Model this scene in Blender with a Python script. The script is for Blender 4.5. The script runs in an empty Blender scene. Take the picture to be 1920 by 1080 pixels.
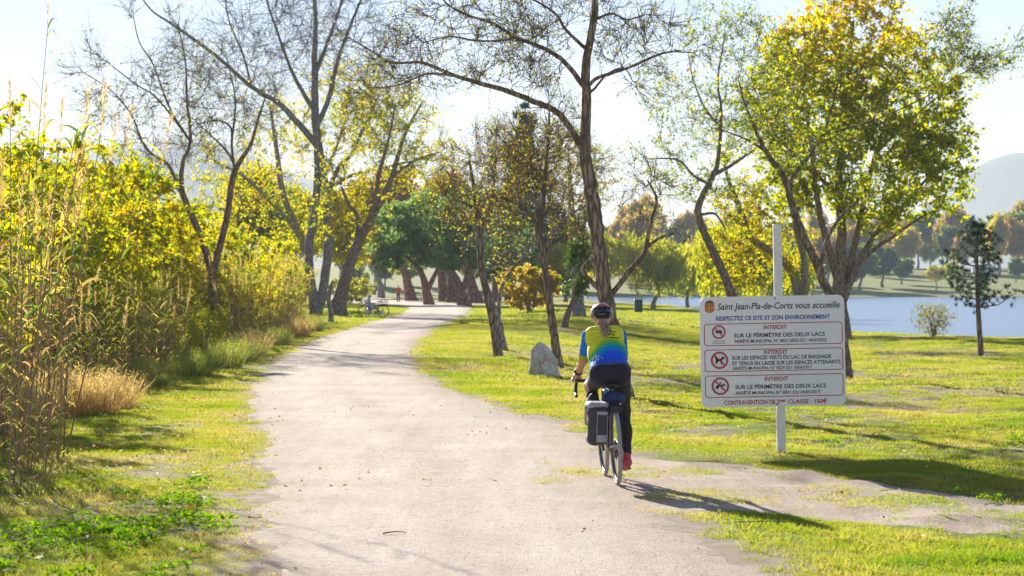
import bpy, math, random
import numpy as np
from mathutils import Vector, Matrix
from mathutils.bvhtree import BVHTree

rng = np.random.default_rng(7)
random.seed(7)
scene = bpy.context.scene
COL = scene.collection

# ------------------------------------------------------------------ camera
F, H, HZ = 4533.0, 1.75, 535.0          # focal length in photo pixels, eye height, horizon row
cam = bpy.data.cameras.new('camera')
cam.sensor_width = 36.0
cam.lens = F * 36.0 / 1920.0
cam.clip_start, cam.clip_end = 0.5, 20000
cam.dof.use_dof = True
cam.dof.focus_distance = 23.5
cam.dof.aperture_fstop = 6.0
camo = bpy.data.objects.new('camera', cam)
camo.location = (0, 0, H)
camo.rotation_euler = (math.radians(90) - math.atan((540 - HZ) / F), 0, 0)
COL.objects.link(camo)
scene.camera = camo

# ------------------------------------------------------------------ sky, sun, exposure
SUN_AZ, SUN_EL = math.radians(-18.0), math.radians(18.5)
world = bpy.data.worlds.new('World')
scene.world = world
world.use_nodes = True
wn = world.node_tree.nodes
wl = world.node_tree.links
bg = wn['Background']
sky = wn.new('ShaderNodeTexSky')
sky.sky_type = 'NISHITA'
sky.sun_disc = False
sky.sun_elevation = SUN_EL
sky.sun_rotation = SUN_AZ
sky.air_density, sky.dust_density, sky.ozone_density = 1.0, 0.0, 1.0
tint = wn.new('ShaderNodeMix')
tint.data_type = 'RGBA'
tint.blend_type = 'MULTIPLY'
tint.inputs[0].default_value = 1.0
tint.inputs[7].default_value = (0.94, 0.86, 1.05, 1)      # takes the green cast out of the whole sky
wl.new(sky.outputs[0], tint.inputs[6])
wl.new(tint.outputs[2], bg.inputs[0])
bg.inputs[1].default_value = 0.056
sun = bpy.data.lights.new('sun', 'SUN')
sun.energy = 5.0
sun.angle = math.radians(0.5)
sun.color = (1.0, 0.925, 0.80)
suno = bpy.data.objects.new('sun', sun)
sdir = Vector((math.sin(SUN_AZ) * math.cos(SUN_EL), math.cos(SUN_AZ) * math.cos(SUN_EL), math.sin(SUN_EL)))
suno.rotation_euler = sdir.to_track_quat('Z', 'Y').to_euler()
suno.location = sdir * 300
COL.objects.link(suno)
vs = scene.view_settings
vs.view_transform = 'Standard'
vs.look = 'None'
vs.gamma = 1.0
vs.use_curve_mapping = False
vs.exposure = 1.38
cy = scene.cycles
cy.max_bounces = 6
cy.diffuse_bounces = 3
cy.glossy_bounces = 2
cy.transmission_bounces = 4
cy.transparent_max_bounces = 4
cy.volume_bounces = 1
cy.caustics_reflective = cy.caustics_refractive = False
cy.sample_clamp_indirect = 6.0
cy.use_denoising = True

# ------------------------------------------------------------------ helpers: noise, ids, meshes
_tab = rng.random((256, 256)).astype(np.float64)
def vnoise(x, y):
    x = np.asarray(x, float); y = np.asarray(y, float)
    xi = np.floor(x).astype(int); yi = np.floor(y).astype(int)
    fx = x - xi; fy = y - yi
    fx = fx * fx * (3 - 2 * fx); fy = fy * fy * (3 - 2 * fy)
    a = _tab[xi & 255, yi & 255]; b = _tab[(xi + 1) & 255, yi & 255]
    c = _tab[xi & 255, (yi + 1) & 255]; d = _tab[(xi + 1) & 255, (yi + 1) & 255]
    return (a * (1 - fx) + b * fx) * (1 - fy) + (c * (1 - fx) + d * fx) * fy
def fbm(x, y, o=4):
    s = 0; a = 0.5; t = 0
    for i in range(o):
        s = s + a * vnoise(x * 2 ** i + 17 * i, y * 2 ** i + 31 * i); t += a; a *= 0.5
    return s / t
def smooth(a, b, x):
    t = np.clip((np.asarray(x, float) - a) / (b - a), 0, 1)
    return t * t * (3 - 2 * t)

def tag(o, label=None, cat=None, group=None, kind=None):
    if label: o['label'] = label
    if cat: o['category'] = cat
    if group: o['group'] = group
    if kind: o['kind'] = kind
    return o
def empty(name, loc=(0, 0, 0), rz=0.0):
    o = bpy.data.objects.new(name, None)
    o.empty_display_size = 0.1
    o.location = loc
    o.rotation_euler = (0, 0, rz)
    COL.objects.link(o)
    return o
def link(name, me, parent=None, kind=None):
    o = bpy.data.objects.new(name, me)
    COL.objects.link(o)
    if parent is not None: o.parent = parent
    if kind: o['kind'] = kind
    return o
def copy_tree(o, parent=None):
    c = o.copy()
    COL.objects.link(c)
    c.parent = parent
    for ch in o.children:
        copy_tree(ch, c)
    return c

def mesh_np(name, V, faces, mats=(), rnd=None, mi=None, shade=True):
    """faces: list of int arrays (n,3) / (n,4)"""
    me = bpy.data.meshes.new(name)
    V = np.asarray(V, np.float32).reshape(-1, 3)
    faces = [np.asarray(f, np.int32) for f in faces if len(f)]
    nl = sum(f.size for f in faces); nf = sum(len(f) for f in faces)
    me.vertices.add(len(V)); me.vertices.foreach_set('co', V.ravel())
    me.loops.add(nl); me.polygons.add(nf)
    me.loops.foreach_set('vertex_index', np.concatenate([f.ravel() for f in faces]))
    tot = np.concatenate([np.full(len(f), f.shape[1], np.int32) for f in faces])
    st = np.concatenate([[0], np.cumsum(tot)[:-1]]).astype(np.int32)
    me.polygons.foreach_set('loop_start', st)
    me.polygons.foreach_set('loop_total', tot)
    me.polygons.foreach_set('use_smooth', np.full(nf, shade, bool))
    for m in mats: me.materials.append(m)
    if mi is not None: me.polygons.foreach_set('material_index', np.asarray(mi, np.int32))
    if rnd is not None:
        a = me.attributes.new('rnd', 'FLOAT', 'FACE')
        a.data.foreach_set('value', np.asarray(rnd, np.float32))
    me.update(calc_edges=True)
    me.validate()
    return me

class MB:
    """collects geometry for one mesh"""
    def __init__(s): s.V = []; s.Q = []; s.T = []; s.rq = []; s.rt = []; s.mq = []; s.mt = []; s.n = 0
    def add(s, V, Q=None, T=None, r=0.5, m=0):
        V = np.asarray(V, float).reshape(-1, 3)
        if Q is not None and len(Q):
            Q = np.asarray(Q); s.Q.append(Q + s.n)
            s.rq.append(np.broadcast_to(r, len(Q)) if np.ndim(r) == 0 else np.asarray(r)); s.mq.append(np.full(len(Q), m))
        if T is not None and len(T):
            T = np.asarray(T); s.T.append(T + s.n)
            s.rt.append(np.broadcast_to(r, len(T)) if np.ndim(r) == 0 else np.asarray(r)); s.mt.append(np.full(len(T), m))
        s.V.append(V); s.n += len(V)
        return s
    def xf(s, M):
        M = np.array(M)
        s.V = [v @ M[:3, :3].T + M[:3, 3] for v in s.V]
        return s
    def mesh(s, name, mats, shade=True):
        if not isinstance(mats, (list, tuple)): mats = [mats]
        fs = []; r = []; m = []
        if s.Q: fs.append(np.concatenate(s.Q)); r += s.rq; m += s.mq
        if s.T: fs.append(np.concatenate(s.T)); r += s.rt; m += s.mt
        return mesh_np(name, np.concatenate(s.V), fs, mats, np.concatenate(r), np.concatenate(m), shade)
    def obj(s, name, mats, parent=None, shade=True, kind=None):
        return link(name, s.mesh(name, mats, shade), parent, kind)

def norm(v):
    v = np.asarray(v, float)
    return v / np.maximum(np.linalg.norm(v, axis=-1, keepdims=True), 1e-9)
def any_perp(d):
    ref = np.where(np.abs(d[..., 2:3]) < 0.9, np.array([0, 0, 1.0]), np.array([1.0, 0, 0]))
    return norm(np.cross(d, ref))

def tubes(mb, P, R, sides=4, r=0.5, m=0, cap=False, jit=0.0):
    """P (N,K,3), R (N,K)"""
    P = np.asarray(P, float); R = np.asarray(R, float)
    if P.ndim == 2: P = P[None]; R = R[None]
    N, K, _ = P.shape
    T = np.gradient(P, axis=1) if K > 1 else P
    T = norm(T)
    u = np.zeros_like(P); u[:, 0] = any_perp(T[:, 0])
    for k in range(1, K):
        w = u[:, k - 1] - T[:, k] * np.sum(u[:, k - 1] * T[:, k], -1, keepdims=True)
        u[:, k] = norm(w)
    v = np.cross(T, u)
    a = np.arange(sides) * 2 * math.pi / sides
    rr = R[:, :, None] * (1 + (jit * (rng.random((N, K, sides)) - 0.5) if jit else 0))
    V = P[:, :, None, :] + rr[..., None] * (np.cos(a)[None, None, :, None] * u[:, :, None] + np.sin(a)[None, None, :, None] * v[:, :, None])
    n0 = (np.arange(N) * K * sides)[:, None, None]
    k0 = (np.arange(K - 1) * sides)[None, :, None]
    s0 = np.arange(sides)[None, None, :]; s1 = (s0 + 1) % sides
    Q = np.stack([n0 + k0 + s0, n0 + k0 + s1, n0 + k0 + sides + s1, n0 + k0 + sides + s0], -1).reshape(-1, 4)
    rq = np.repeat(np.broadcast_to(r, N), (K - 1) * sides) if np.ndim(r) else r
    Vf = V.reshape(-1, 3)
    Tt = None
    if cap:
        caps = []
        base = len(Vf); extra = []
        for i in range(N):
            for kk, flip in ((0, True), (K - 1, False)):
                extra.append(P[i, kk]); c = base + len(extra) - 1
                for s in range(sides):
                    A = i * K * sides + kk * sides + s; B = i * K * sides + kk * sides + (s + 1) % sides
                    caps.append((c, B, A) if flip else (c, A, B))
        Vf = np.concatenate([Vf, np.array(extra)])
        mb.add(Vf, Q=Q, T=None, r=rq, m=m)
        off = mb.n - len(Vf)
        mb.T.append(np.array(caps) + off); mb.rt.append(np.full(len(caps), 0.5)); mb.mt.append(np.full(len(caps), m))
        return mb
    mb.add(Vf, Q=Q, r=rq, m=m)
    return mb

def resample(pts, n):
    pts = np.asarray(pts, float)
    s = np.concatenate([[0], np.cumsum(np.linalg.norm(np.diff(pts[:, :3], axis=0), axis=1))])
    t = np.linspace(0, s[-1], n)
    # catmull-rom through points
    out = []
    for x in t:
        i = min(np.searchsorted(s, x, side='right') - 1, len(pts) - 2)
        f = (x - s[i]) / max(s[i + 1] - s[i], 1e-9)
        p0 = pts[max(i - 1, 0)]; p1 = pts[i]; p2 = pts[i + 1]; p3 = pts[min(i + 2, len(pts) - 1)]
        out.append(0.5 * ((2 * p1) + (-p0 + p2) * f + (2 * p0 - 5 * p1 + 4 * p2 - p3) * f * f + (-p0 + 3 * p1 - 3 * p2 + p3) * f ** 3))
    return np.array(out)

def leaves(mb, C, D, L, Wd, r, fold=0.18, m=0):
    """rhombic folded leaves; C base (N,3), D direction (N,3)"""
    N = len(C)
    D = norm(D)
    up = norm(rng.normal(size=(N, 3)))
    S = norm(np.cross(D, up)); Nn = np.cross(S, D)
    L = np.broadcast_to(L, N)[:, None]; Wd = np.broadcast_to(Wd, N)[:, None]
    a = C; b = C + D * L * 0.45 + S * Wd * 0.5 + Nn * Wd * fold
    c = C + D * L; d = C + D * L * 0.45 - S * Wd * 0.5 + Nn * Wd * fold
    V = np.stack([a, b, c, d], 1).reshape(-1, 3)
    i = np.arange(N) * 4
    mb.add(V, Q=np.stack([i, i + 1, i + 2, i + 3], 1), r=r, m=m)
    return mb

def blades(mb, Bp, D, L, Wd, droop, r, seg=4, m=0, side=None, shape='grass'):
    """long arching blades"""
    N = len(Bp); D = norm(D)
    L = np.broadcast_to(L, N)[:, None]; Wd = np.broadcast_to(Wd, N)[:, None]
    droop = np.broadcast_to(droop, N)[:, None]
    S = norm(np.cross(D, rng.normal(size=(N, 3)))) if side is None else side
    rows = []
    for k in range(seg + 1):
        t = k / seg
        c = Bp + D * L * t + np.array([0, 0, -1.0]) * droop * L * t * t
        w = (1 - t) ** 0.7 if shape == 'grass' else (0.35 + 1.9 * t) * (1 - t) ** 1.1 if t < 1 else 0.0
        w = Wd * 0.5 * w
        rows.append(c - S * w); rows.append(c + S * w)
    V = np.stack(rows, 1)
    K = 2 * (seg + 1)
    i = (np.arange(N) * K)[:, None]
    q = np.array([[2 * k, 2 * k + 1, 2 * k + 3, 2 * k + 2] for k in range(seg)])
    Q = (i[:, :, None] + q[None]).reshape(-1, 4)
    mb.add(V.reshape(-1, 3), Q=Q, r=np.repeat(np.broadcast_to(r, N), seg), m=m)
    return mb

def box(mb, c, s, R=None, m=0, r=0.5, bev=0.0):
    c = np.asarray(c, float); h = np.asarray(s, float) / 2
    if bev <= 0:
        V = np.array([[x, y, z] for x in (-1, 1) for y in (-1, 1) for z in (-1, 1)], float) * h
        Q = [(0, 1, 3, 2), (4, 6, 7, 5), (0, 4, 5, 1), (2, 3, 7, 6), (0, 2, 6, 4), (1, 5, 7, 3)]
        T = None
    else:
        V = []; idx = {}
        for sx in (-1, 1):
            for sy in (-1, 1):
                for sz in (-1, 1):
                    for ax in range(3):
                        p = np.array([sx, sy, sz]) * (h - bev)
                        p[ax] = (sx, sy, sz)[ax] * h[ax]
                        idx[(sx, sy, sz, ax)] = len(V); V.append(p)
        V = np.array(V); Q = []; T = []
        sg = [(-1, -1), (-1, 1), (1, 1), (1, -1)]
        for ax in range(3):
            for s0 in (-1, 1):
                f = []
                for (a, b) in sg:
                    k = [0, 0, 0]; k[ax] = s0; k[(ax + 1) % 3] = a; k[(ax + 2) % 3] = b
                    f.append(idx[(*k, ax)])
                Q.append(f if s0 < 0 else f[::-1])
        for ax in range(3):          # edges along axis ax
            b, c2 = (ax + 1) % 3, (ax + 2) % 3
            for sb in (-1, 1):
                for sc in (-1, 1):
                    def key(sa, face):
                        k = [0, 0, 0]; k[ax] = sa; k[b] = sb; k[c2] = sc
                        return idx[(*k, face)]
                    Q.append([key(-1, b), key(1, b), key(1, c2), key(-1, c2)])
        for sx in (-1, 1):
            for sy in (-1, 1):
                for sz in (-1, 1):
                    T.append([idx[(sx, sy, sz, a)] for a in range(3)])
    if R is not None: V = V @ np.asarray(R, float)[:3, :3].T
    mb.add(V + c, Q=Q, r=r, m=m)
    if T is not None and len(T):
        mb.T.append(np.array(T) + mb.n - len(V)); mb.rt.append(np.full(len(T), r)); mb.mt.append(np.full(len(T), m))
    return mb

def poly(mb, pts, y0, y1, m=0):
    """a flat polygon in x/z extruded from y0 (front) to y1"""
    pts = np.asarray(pts, float); n = len(pts)
    c = pts.mean(0)
    Vf = np.array([[p[0], y0, p[1]] for p in pts] + [[c[0], y0, c[1]]] + [[p[0], y1, p[1]] for p in pts])
    T = [(n, i, (i + 1) % n) for i in range(n)]
    Q = [(i, (i + 1) % n, n + 1 + (i + 1) % n, n + 1 + i) for i in range(n)]
    mb.add(Vf, Q=Q)
    mb.T.append(np.array(T) + mb.n - len(Vf)); mb.rt.append(np.full(n, .5)); mb.mt.append(np.full(n, m))
    mb.mq[-1][:] = m
    return mb

# ------------------------------------------------------------------ materials
def mat_new(name):
    m = bpy.data.materials.new(name); m.use_nodes = True
    nt = m.node_tree
    return m, nt, nt.nodes, nt.links, nt.nodes['Principled BSDF']
def ramp(n, stops):
    cr = n.new('ShaderNodeValToRGB')
    e = cr.color_ramp.elements
    while len(e) < len(stops): e.new(0.5)
    for k, (p, c) in enumerate(stops):
        e[k].position = p; e[k].color = (*c, 1)
    return cr
def noise_n(n, l, scale, detail=4, rough=0.55, coord=None):
    t = n.new('ShaderNodeTexNoise')
    t.inputs['Scale'].default_value = scale
    t.inputs['Detail'].default_value = detail
    t.inputs['Roughness'].default_value = rough
    if coord is not None: l.new(coord, t.inputs['Vector'])
    return t
def plain(name, col, rough=0.6, metal=0.0, var=0.12, scale=30, bump=0.0, spec=None, coat=0.0):
    m, nt, n, l, p = mat_new(name)
    tc = n.new('ShaderNodeTexCoord')
    t = noise_n(n, l, scale, 5, 0.6, tc.outputs['Object'])
    c0 = tuple(x * (1 - var) for x in col); c1 = tuple(min(1, x * (1 + var)) for x in col)
    r = ramp(n, [(0.3, c0), (0.7, c1)])
    l.new(t.outputs[0], r.inputs[0]); l.new(r.outputs[0], p.inputs['Base Color'])
    p.inputs['Roughness'].default_value = rough; p.inputs['Metallic'].default_value = metal
    if spec is not None: p.inputs['Specular IOR Level'].default_value = spec
    if coat: p.inputs['Coat Weight'].default_value = coat
    if bump:
        b = n.new('ShaderNodeBump'); b.inputs['Strength'].default_value = bump; b.inputs['Distance'].default_value = 0.02
        l.new(t.outputs[0], b.inputs['Height']); l.new(b.outputs[0], p.inputs['Normal'])
    return m
def leaf_mat(name, cols, trans=0.55, rough=0.5, patch=0.0, pscale=0.25, pdet=3, prough=0.6):
    """leaf with front reflection and back-lit transmission; colour by leaf"""
    m, nt, n, l, p = mat_new(name)
    at = n.new('ShaderNodeAttribute'); at.attribute_name = 'rnd'
    fac = at.outputs['Fac']
    if patch:
        g = n.new('ShaderNodeNewGeometry')
        t = noise_n(n, l, pscale, pdet, prough, g.outputs['Position'])
        mx = n.new('ShaderNodeMix'); mx.data_type = 'FLOAT'
        mr = n.new('ShaderNodeMapRange'); mr.inputs[1].default_value = 0.3; mr.inputs[2].default_value = 0.7
        l.new(t.outputs[0], mr.inputs[0])
        mx.inputs[0].default_value = patch
        l.new(fac, mx.inputs[2]); l.new(mr.outputs[0], mx.inputs[3])
        fac = mx.outputs[0]
    k = len(cols)
    r = ramp(n, [(i / (k - 1), c) for i, c in enumerate(cols)])
    l.new(fac, r.inputs[0])
    l.new(r.outputs[0], p.inputs['Base Color'])
    p.inputs['Roughness'].default_value = rough
    p.inputs['Specular IOR Level'].default_value = 0.18
    tr = n.new('ShaderNodeBsdfTranslucent')
    hs = n.new('ShaderNodeHueSaturation')
    hs.inputs['Saturation'].default_value = 1.15; hs.inputs['Value'].default_value = 2.35
    l.new(r.outputs[0], hs.inputs['Color']); l.new(hs.outputs[0], tr.inputs['Color'])
    ms = n.new('ShaderNodeMixShader'); ms.inputs[0].default_value = trans
    l.new(p.outputs[0], ms.inputs[1]); l.new(tr.outputs[0], ms.inputs[2])
    l.new(ms.outputs[0], n['Material Output'].inputs[0])
    return m
def bark_mat(name, c0, c1, scale=6.0, stretch=0.18):
    m, nt, n, l, p = mat_new(name)
    tc = n.new('ShaderNodeTexCoord')
    mp = n.new('ShaderNodeMapping'); mp.inputs['Scale'].default_value = (1, 1, stretch)
    l.new(tc.outputs['Object'], mp.inputs[0])
    t = noise_n(n, l, scale * 3, 6, 0.7, mp.outputs[0])
    v = n.new('ShaderNodeTexVoronoi'); v.feature = 'DISTANCE_TO_EDGE'; v.inputs['Scale'].default_value = scale * 2.2
    mp2 = n.new('ShaderNodeMapping'); mp2.inputs['Scale'].default_value = (1, 1, stretch)
    ad = n.new('ShaderNodeVectorMath'); ad.operation = 'ADD'
    sc = n.new('ShaderNodeVectorMath'); sc.operation = 'SCALE'; sc.inputs['Scale'].default_value = 0.12
    l.new(t.outputs['Color'], sc.inputs[0]); l.new(tc.outputs['Object'], ad.inputs[0]); l.new(sc.outputs[0], ad.inputs[1])
    l.new(ad.outputs[0], mp2.inputs[0]); l.new(mp2.outputs[0], v.inputs['Vector'])
    mr = n.new('ShaderNodeMapRange'); mr.inputs[2].default_value = 0.22
    l.new(v.outputs[0], mr.inputs[0])
    mul = n.new('ShaderNodeMath'); mul.operation = 'MULTIPLY_ADD'; mul.inputs[1].default_value = 0.6
    l.new(mr.outputs[0], mul.inputs[0])
    h2 = n.new('ShaderNodeMath'); h2.operation = 'MULTIPLY'; h2.inputs[1].default_value = 0.45
    l.new(t.outputs[0], h2.inputs[0]); l.new(h2.outputs[0], mul.inputs[2])
    big = noise_n(n, l, 1.3, 3, 0.5, tc.outputs['Object'])
    r = ramp(n, [(0.1, tuple(x * 0.45 for x in c0)), (0.5, c0), (0.85, c1)])
    l.new(mul.outputs[0], r.inputs[0])
    l.new(r.outputs[0], p.inputs['Base Color'])
    p.inputs['Roughness'].default_value = 0.9
    p.inputs['Specular IOR Level'].default_value = 0.2
    b = n.new('ShaderNodeBump'); b.inputs['Strength'].default_value = 0.9; b.inputs['Distance'].default_value = 0.03
    l.new(mul.outputs[0], b.inputs['Height']); l.new(b.outputs[0], p.inputs['Normal'])
    return m

M = {}
M['bark_brown'] = bark_mat('bark_brown', (0.24, 0.175, 0.125), (0.42, 0.32, 0.235))
M['bark_grey'] = bark_mat('bark_grey', (0.25, 0.23, 0.21), (0.47, 0.44, 0.41))
M['bark_pale'] = bark_mat('bark_pale', (0.26, 0.24, 0.21), (0.48, 0.45, 0.41))
M['bark_pine'] = bark_mat('bark_pine', (0.22, 0.12, 0.08), (0.40, 0.23, 0.16), 3.0)
M['twig'] = plain('twig', (0.19, 0.14, 0.10), 0.85)
M['twig_grey'] = plain('twig_grey', (0.19, 0.175, 0.165), 0.85)
G1 = (0.10, 0.16, 0.02); G2 = (0.17, 0.22, 0.02); YG = (0.30, 0.31, 0.02); YL = (0.50, 0.38, 0.015); OR = (0.48, 0.20, 0.02); BR = (0.20, 0.11, 0.04)
DG = (0.045, 0.085, 0.02)
M['leaf_thicket'] = leaf_mat('leaf_thicket', [(0.05, 0.085, 0.02), (0.11, 0.165, 0.025), (0.19, 0.24, 0.03), (0.29, 0.29, 0.03), (0.42, 0.33, 0.025), (0.46, 0.30, 0.03), (0.34, 0.20, 0.07)], 0.52, 0.65, 0.4, 0.55)
M['leaf_locust'] = leaf_mat('leaf_locust', [BR, (0.14, 0.13, 0.04), G1, G2, YL], 0.4)
M['leaf_locust_green'] = leaf_mat('leaf_locust_green', [DG, G1, G1, G2, YG, YL], 0.5, 0.6)
M['leaf_yellow'] = leaf_mat('leaf_yellow', [G1, G2, G2, YG, YL, (0.54, 0.38, 0.015), OR], 0.55, 0.6, 0.35, 0.2)
M['leaf_poplar'] = leaf_mat('leaf_poplar', [DG, G1, G2, YG, YG, YL, OR, OR], 0.6, 0.6)
M['leaf_olive'] = leaf_mat('leaf_olive', [BR, (0.20, 0.13, 0.06), (0.17, 0.14, 0.05), G2, YG, YL], 0.45)
M['leaf_green'] = leaf_mat('leaf_green', [DG, (0.07, 0.12, 0.025), G1, G2], 0.45)
M['leaf_rust'] = leaf_mat('leaf_rust', [BR, (0.26, 0.16, 0.06), (0.36, 0.20, 0.06), (0.34, 0.26, 0.07), (0.24, 0.24, 0.05), G2], 0.45)
M['leaf_willow'] = leaf_mat('leaf_willow', [G2, (0.24, 0.26, 0.04), (0.33, 0.31, 0.05), (0.42, 0.35, 0.04)], 0.5)
M['leaf_orange'] = leaf_mat('leaf_orange', [G2, YG, (0.36, 0.30, 0.06), (0.46, 0.27, 0.09), (0.46, 0.22, 0.10)], 0.5)
M['needle'] = leaf_mat('needle', [(0.06, 0.12, 0.035), (0.13, 0.21, 0.06), (0.22, 0.30, 0.10), (0.32, 0.38, 0.17)], 0.45, 0.6)
M['needle_dark'] = leaf_mat('needle_dark', [(0.018, 0.045, 0.028), (0.03, 0.07, 0.04), (0.05, 0.10, 0.05)], 0.25, 0.6)
M['cane_leaf'] = leaf_mat('cane_leaf', [(0.07, 0.13, 0.035), (0.14, 0.20, 0.04), (0.23, 0.25, 0.05), (0.36, 0.30, 0.09), (0.36, 0.24, 0.11), (0.30, 0.18, 0.09)], 0.45, 0.7)
M['cane_stalk'] = leaf_mat('cane_stalk', [(0.22, 0.14, 0.08), (0.33, 0.22, 0.11), (0.40, 0.30, 0.16), (0.30, 0.29, 0.10)], 0.1, 0.5)
M['dry_grass'] = leaf_mat('dry_grass', [(0.22, 0.14, 0.06), (0.38, 0.26, 0.12), (0.50, 0.38, 0.20), (0.36, 0.31, 0.10)], 0.5, 0.6)
M['weed'] = leaf_mat('weed', [(0.10, 0.16, 0.04), (0.17, 0.22, 0.05), (0.26, 0.26, 0.07), (0.34, 0.28, 0.11)], 0.45, 0.6)
M['grass'] = leaf_mat('grass', [(0.055, 0.14, 0.02), (0.11, 0.19, 0.025), (0.19, 0.235, 0.035), (0.28, 0.265, 0.06), (0.36, 0.29, 0.13), (0.34, 0.25, 0.15)], 0.45, 0.6, 0.72, 0.42, 7, 0.72)
M['clover'] = leaf_mat('clover', [(0.06, 0.13, 0.015), (0.10, 0.19, 0.015), (0.16, 0.24, 0.02)], 0.5, 0.8)
M['fallen'] = leaf_mat('fallen', [(0.13, 0.06, 0.03), (0.30, 0.12, 0.035), (0.40, 0.22, 0.07), (0.42, 0.33, 0.20), (0.55, 0.50, 0.42)], 0.2, 0.7)

# ------------------------------------------------------------------ terrain
PL = np.array([(-12, -1.2), (8, -1.3), (14, -1.5), (21, -2.2), (30, -3.2), (38.7, -4.2), (48, -5.0), (59, -5.6), (72, -6.2), (99, -6.6), (144, -6.7), (180, -7.6), (205, -10), (225, -14), (260, -19), (300, -23), (340, -26)], float)
PR = np.array([(-12, 2.4), (8, 2.0), (14, 1.62), (17, 1.36), (21, 1.2), (25, 1.1), (30, 0.66), (38.7, -0.75), (48, -1.8), (59, -2.5), (72, -2.85), (99, -3.1), (144, -2.6), (184, -3.0), (225, -5), (260, -10), (300, -15), (340, -19)], float)
def pathL(y): return np.interp(y, PL[:, 0], PL[:, 1])
def pathR(y): return np.interp(y, PR[:, 0], PR[:, 1])
SH = np.array([(0, 95), (60, 62), (100, 34), (116, 24), (133, 18.8), (180, 17.8), (260, 19.5), (361, 21), (430, 10), (480, -30), (527, -120)], float)
LAKE_Z = -0.8
def shore(y): return np.interp(y, SH[:, 0], SH[:, 1])
def gz(X, Y):
    X = np.asarray(X, float); Y = np.asarray(Y, float)
    s = shore(Y) - X                                     # metres inland of the near shore
    near = np.where(s < 0, LAKE_Z - 0.04 + 0.12 * np.maximum(s, -12), LAKE_Z * (1 - smooth(0, 34, s)) - 0.03 * (1 - smooth(0, 2, s)))
    offp = np.where(X > pathR(Y), X - pathR(Y), np.where(X < pathL(Y), pathL(Y) - X, 0))
    right = X > pathR(Y)
    near = np.where(s < 0, near, near * np.where(right, smooth(1.0, 12, offp), 0.0 * offp))
    far = LAKE_Z - 0.05 + np.clip((Y - 527) * 0.045, -0.9, 7.5) + np.clip(Y - 700, 0, 3000) * 0.004
    z = np.where(Y > 500, np.where(Y > 527, far, np.minimum(near, far)), near)
    z = np.where((Y > 400) & (X < shore(Y) - 1), np.maximum(z, -0.4), z)
    # bank and dip to the right of the path, undulation
    m = smooth(1.5, 7, offp) * right * smooth(0.5, 8, s)
    z = z + m * (0.55 * np.exp(-((Y - 150) / 40) ** 2 - ((X - 7) / 9) ** 2) - 0.42 * np.exp(-((Y - 84) / 20) ** 2 - ((X - 8) / 7) ** 2) - 0.10 * smooth(25, 40, Y) * (1 - smooth(60, 75, Y)))
    u = smooth(0.2, 2.5, offp) * (Y < 480) * (s > 0)
    z = z + u * ((fbm(X * 0.35, Y * 0.22) - 0.5) * 0.16 + (fbm(X * 1.5 + 9, Y * 1.3) - 0.5) * 0.15)
    z = z + (1 - smooth(0, 0.5, offp)) * (fbm(X * 0.6, Y * 0.3) - 0.5) * 0.03
    return z
def on_ground(px, py, it=6):
    """photo pixel on the ground -> world point"""
    D = H * F / (py - HZ)
    for _ in range(it):
        z = float(gz((px - 960) / F * D, D))
        D = (H - z) * F / (py - HZ)
    return np.array([(px - 960) / F * D, D, float(gz((px - 960) / F * D, D))])
def at(px, py, D): return np.array([(px - 960) / F * D, D, H + (HZ - py) / F * D])

def graded(a, b, lo, hi, h, g):
    """coordinates, spacing h inside [lo,hi] and growing by g outside"""
    mid = list(np.arange(lo, hi + 1e-6, h)); s = h; x = hi; up = []
    while x < b: s *= g; x += s; up.append(min(x, b))
    s = h; x = lo; dn = []
    while x > a: s *= g; x -= s; dn.append(max(x, a))
    return np.array(sorted(set(dn[::-1] + mid + up)))
def bare(X, Y):
    X = np.asarray(X, float); Y = np.asarray(Y, float)
    b = np.zeros(np.broadcast(X, Y).shape)
    w = (fbm(X * 1.3 + 3, Y * 0.9 + 5, 4) - 0.5) * 1.5
    for (cx, cy, rx, ry, a) in BARE:
        b = np.maximum(b, a * (1 - smooth(0.55, 1.05, np.sqrt(((X - cx) / rx) ** 2 + ((Y - cy) / ry) ** 2) + w)))
    off = np.where(X > pathR(Y), X - pathR(Y), np.where(X < pathL(Y), pathL(Y) - X, 0.0))
    return np.maximum(b, (1 - smooth(0.12, 0.55, off + w * 0.25)) * (Y < 320))
BARE = [(6.2, 38.5, 1.6, 4.5, .95), (9.0, 42, 2.4, 4.0, .8), (4.0, 33, 1.2, 2.6, .7), (1.2, 66, 1.6, 7, .9), (4.6, 57, 1.5, 6, .8), (7, 52, 1.8, 5, .7), (12, 70, 2.5, 8, .7), (15.5, 96, 5, 8, .85), (9.5, 30, 1.6, 2.2, .75),
        (2.4, 29.5, 1.0, 2.2, .55), (-3.4, 24.5, .5, 2.5, .6), (-3.9, 30, .5, 3.5, .6), (-3.1, 18.5, .7, 1.6, .55), (5.6, 25.5, 1.1, 1.6, .6), (3.0, 46, 1.2, 4, .6), (-1.0, 52, .8, 5, .5), (0.6, 92, 2.5, 9, .7)]
xs = graded(-4600, 4600, -11, 14, 0.22, 1.07)
ys = graded(-150, 7000, 10, 60, 0.22, 1.035)
XX, YY = np.meshgrid(xs, ys)
ZZ = gz(XX, YY)
ny, nx = XX.shape
ii = (np.arange(ny - 1)[:, None] * nx + np.arange(nx - 1)[None]).ravel()
GQ = np.stack([ii, ii + 1, ii + nx + 1, ii + nx], 1)

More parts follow.
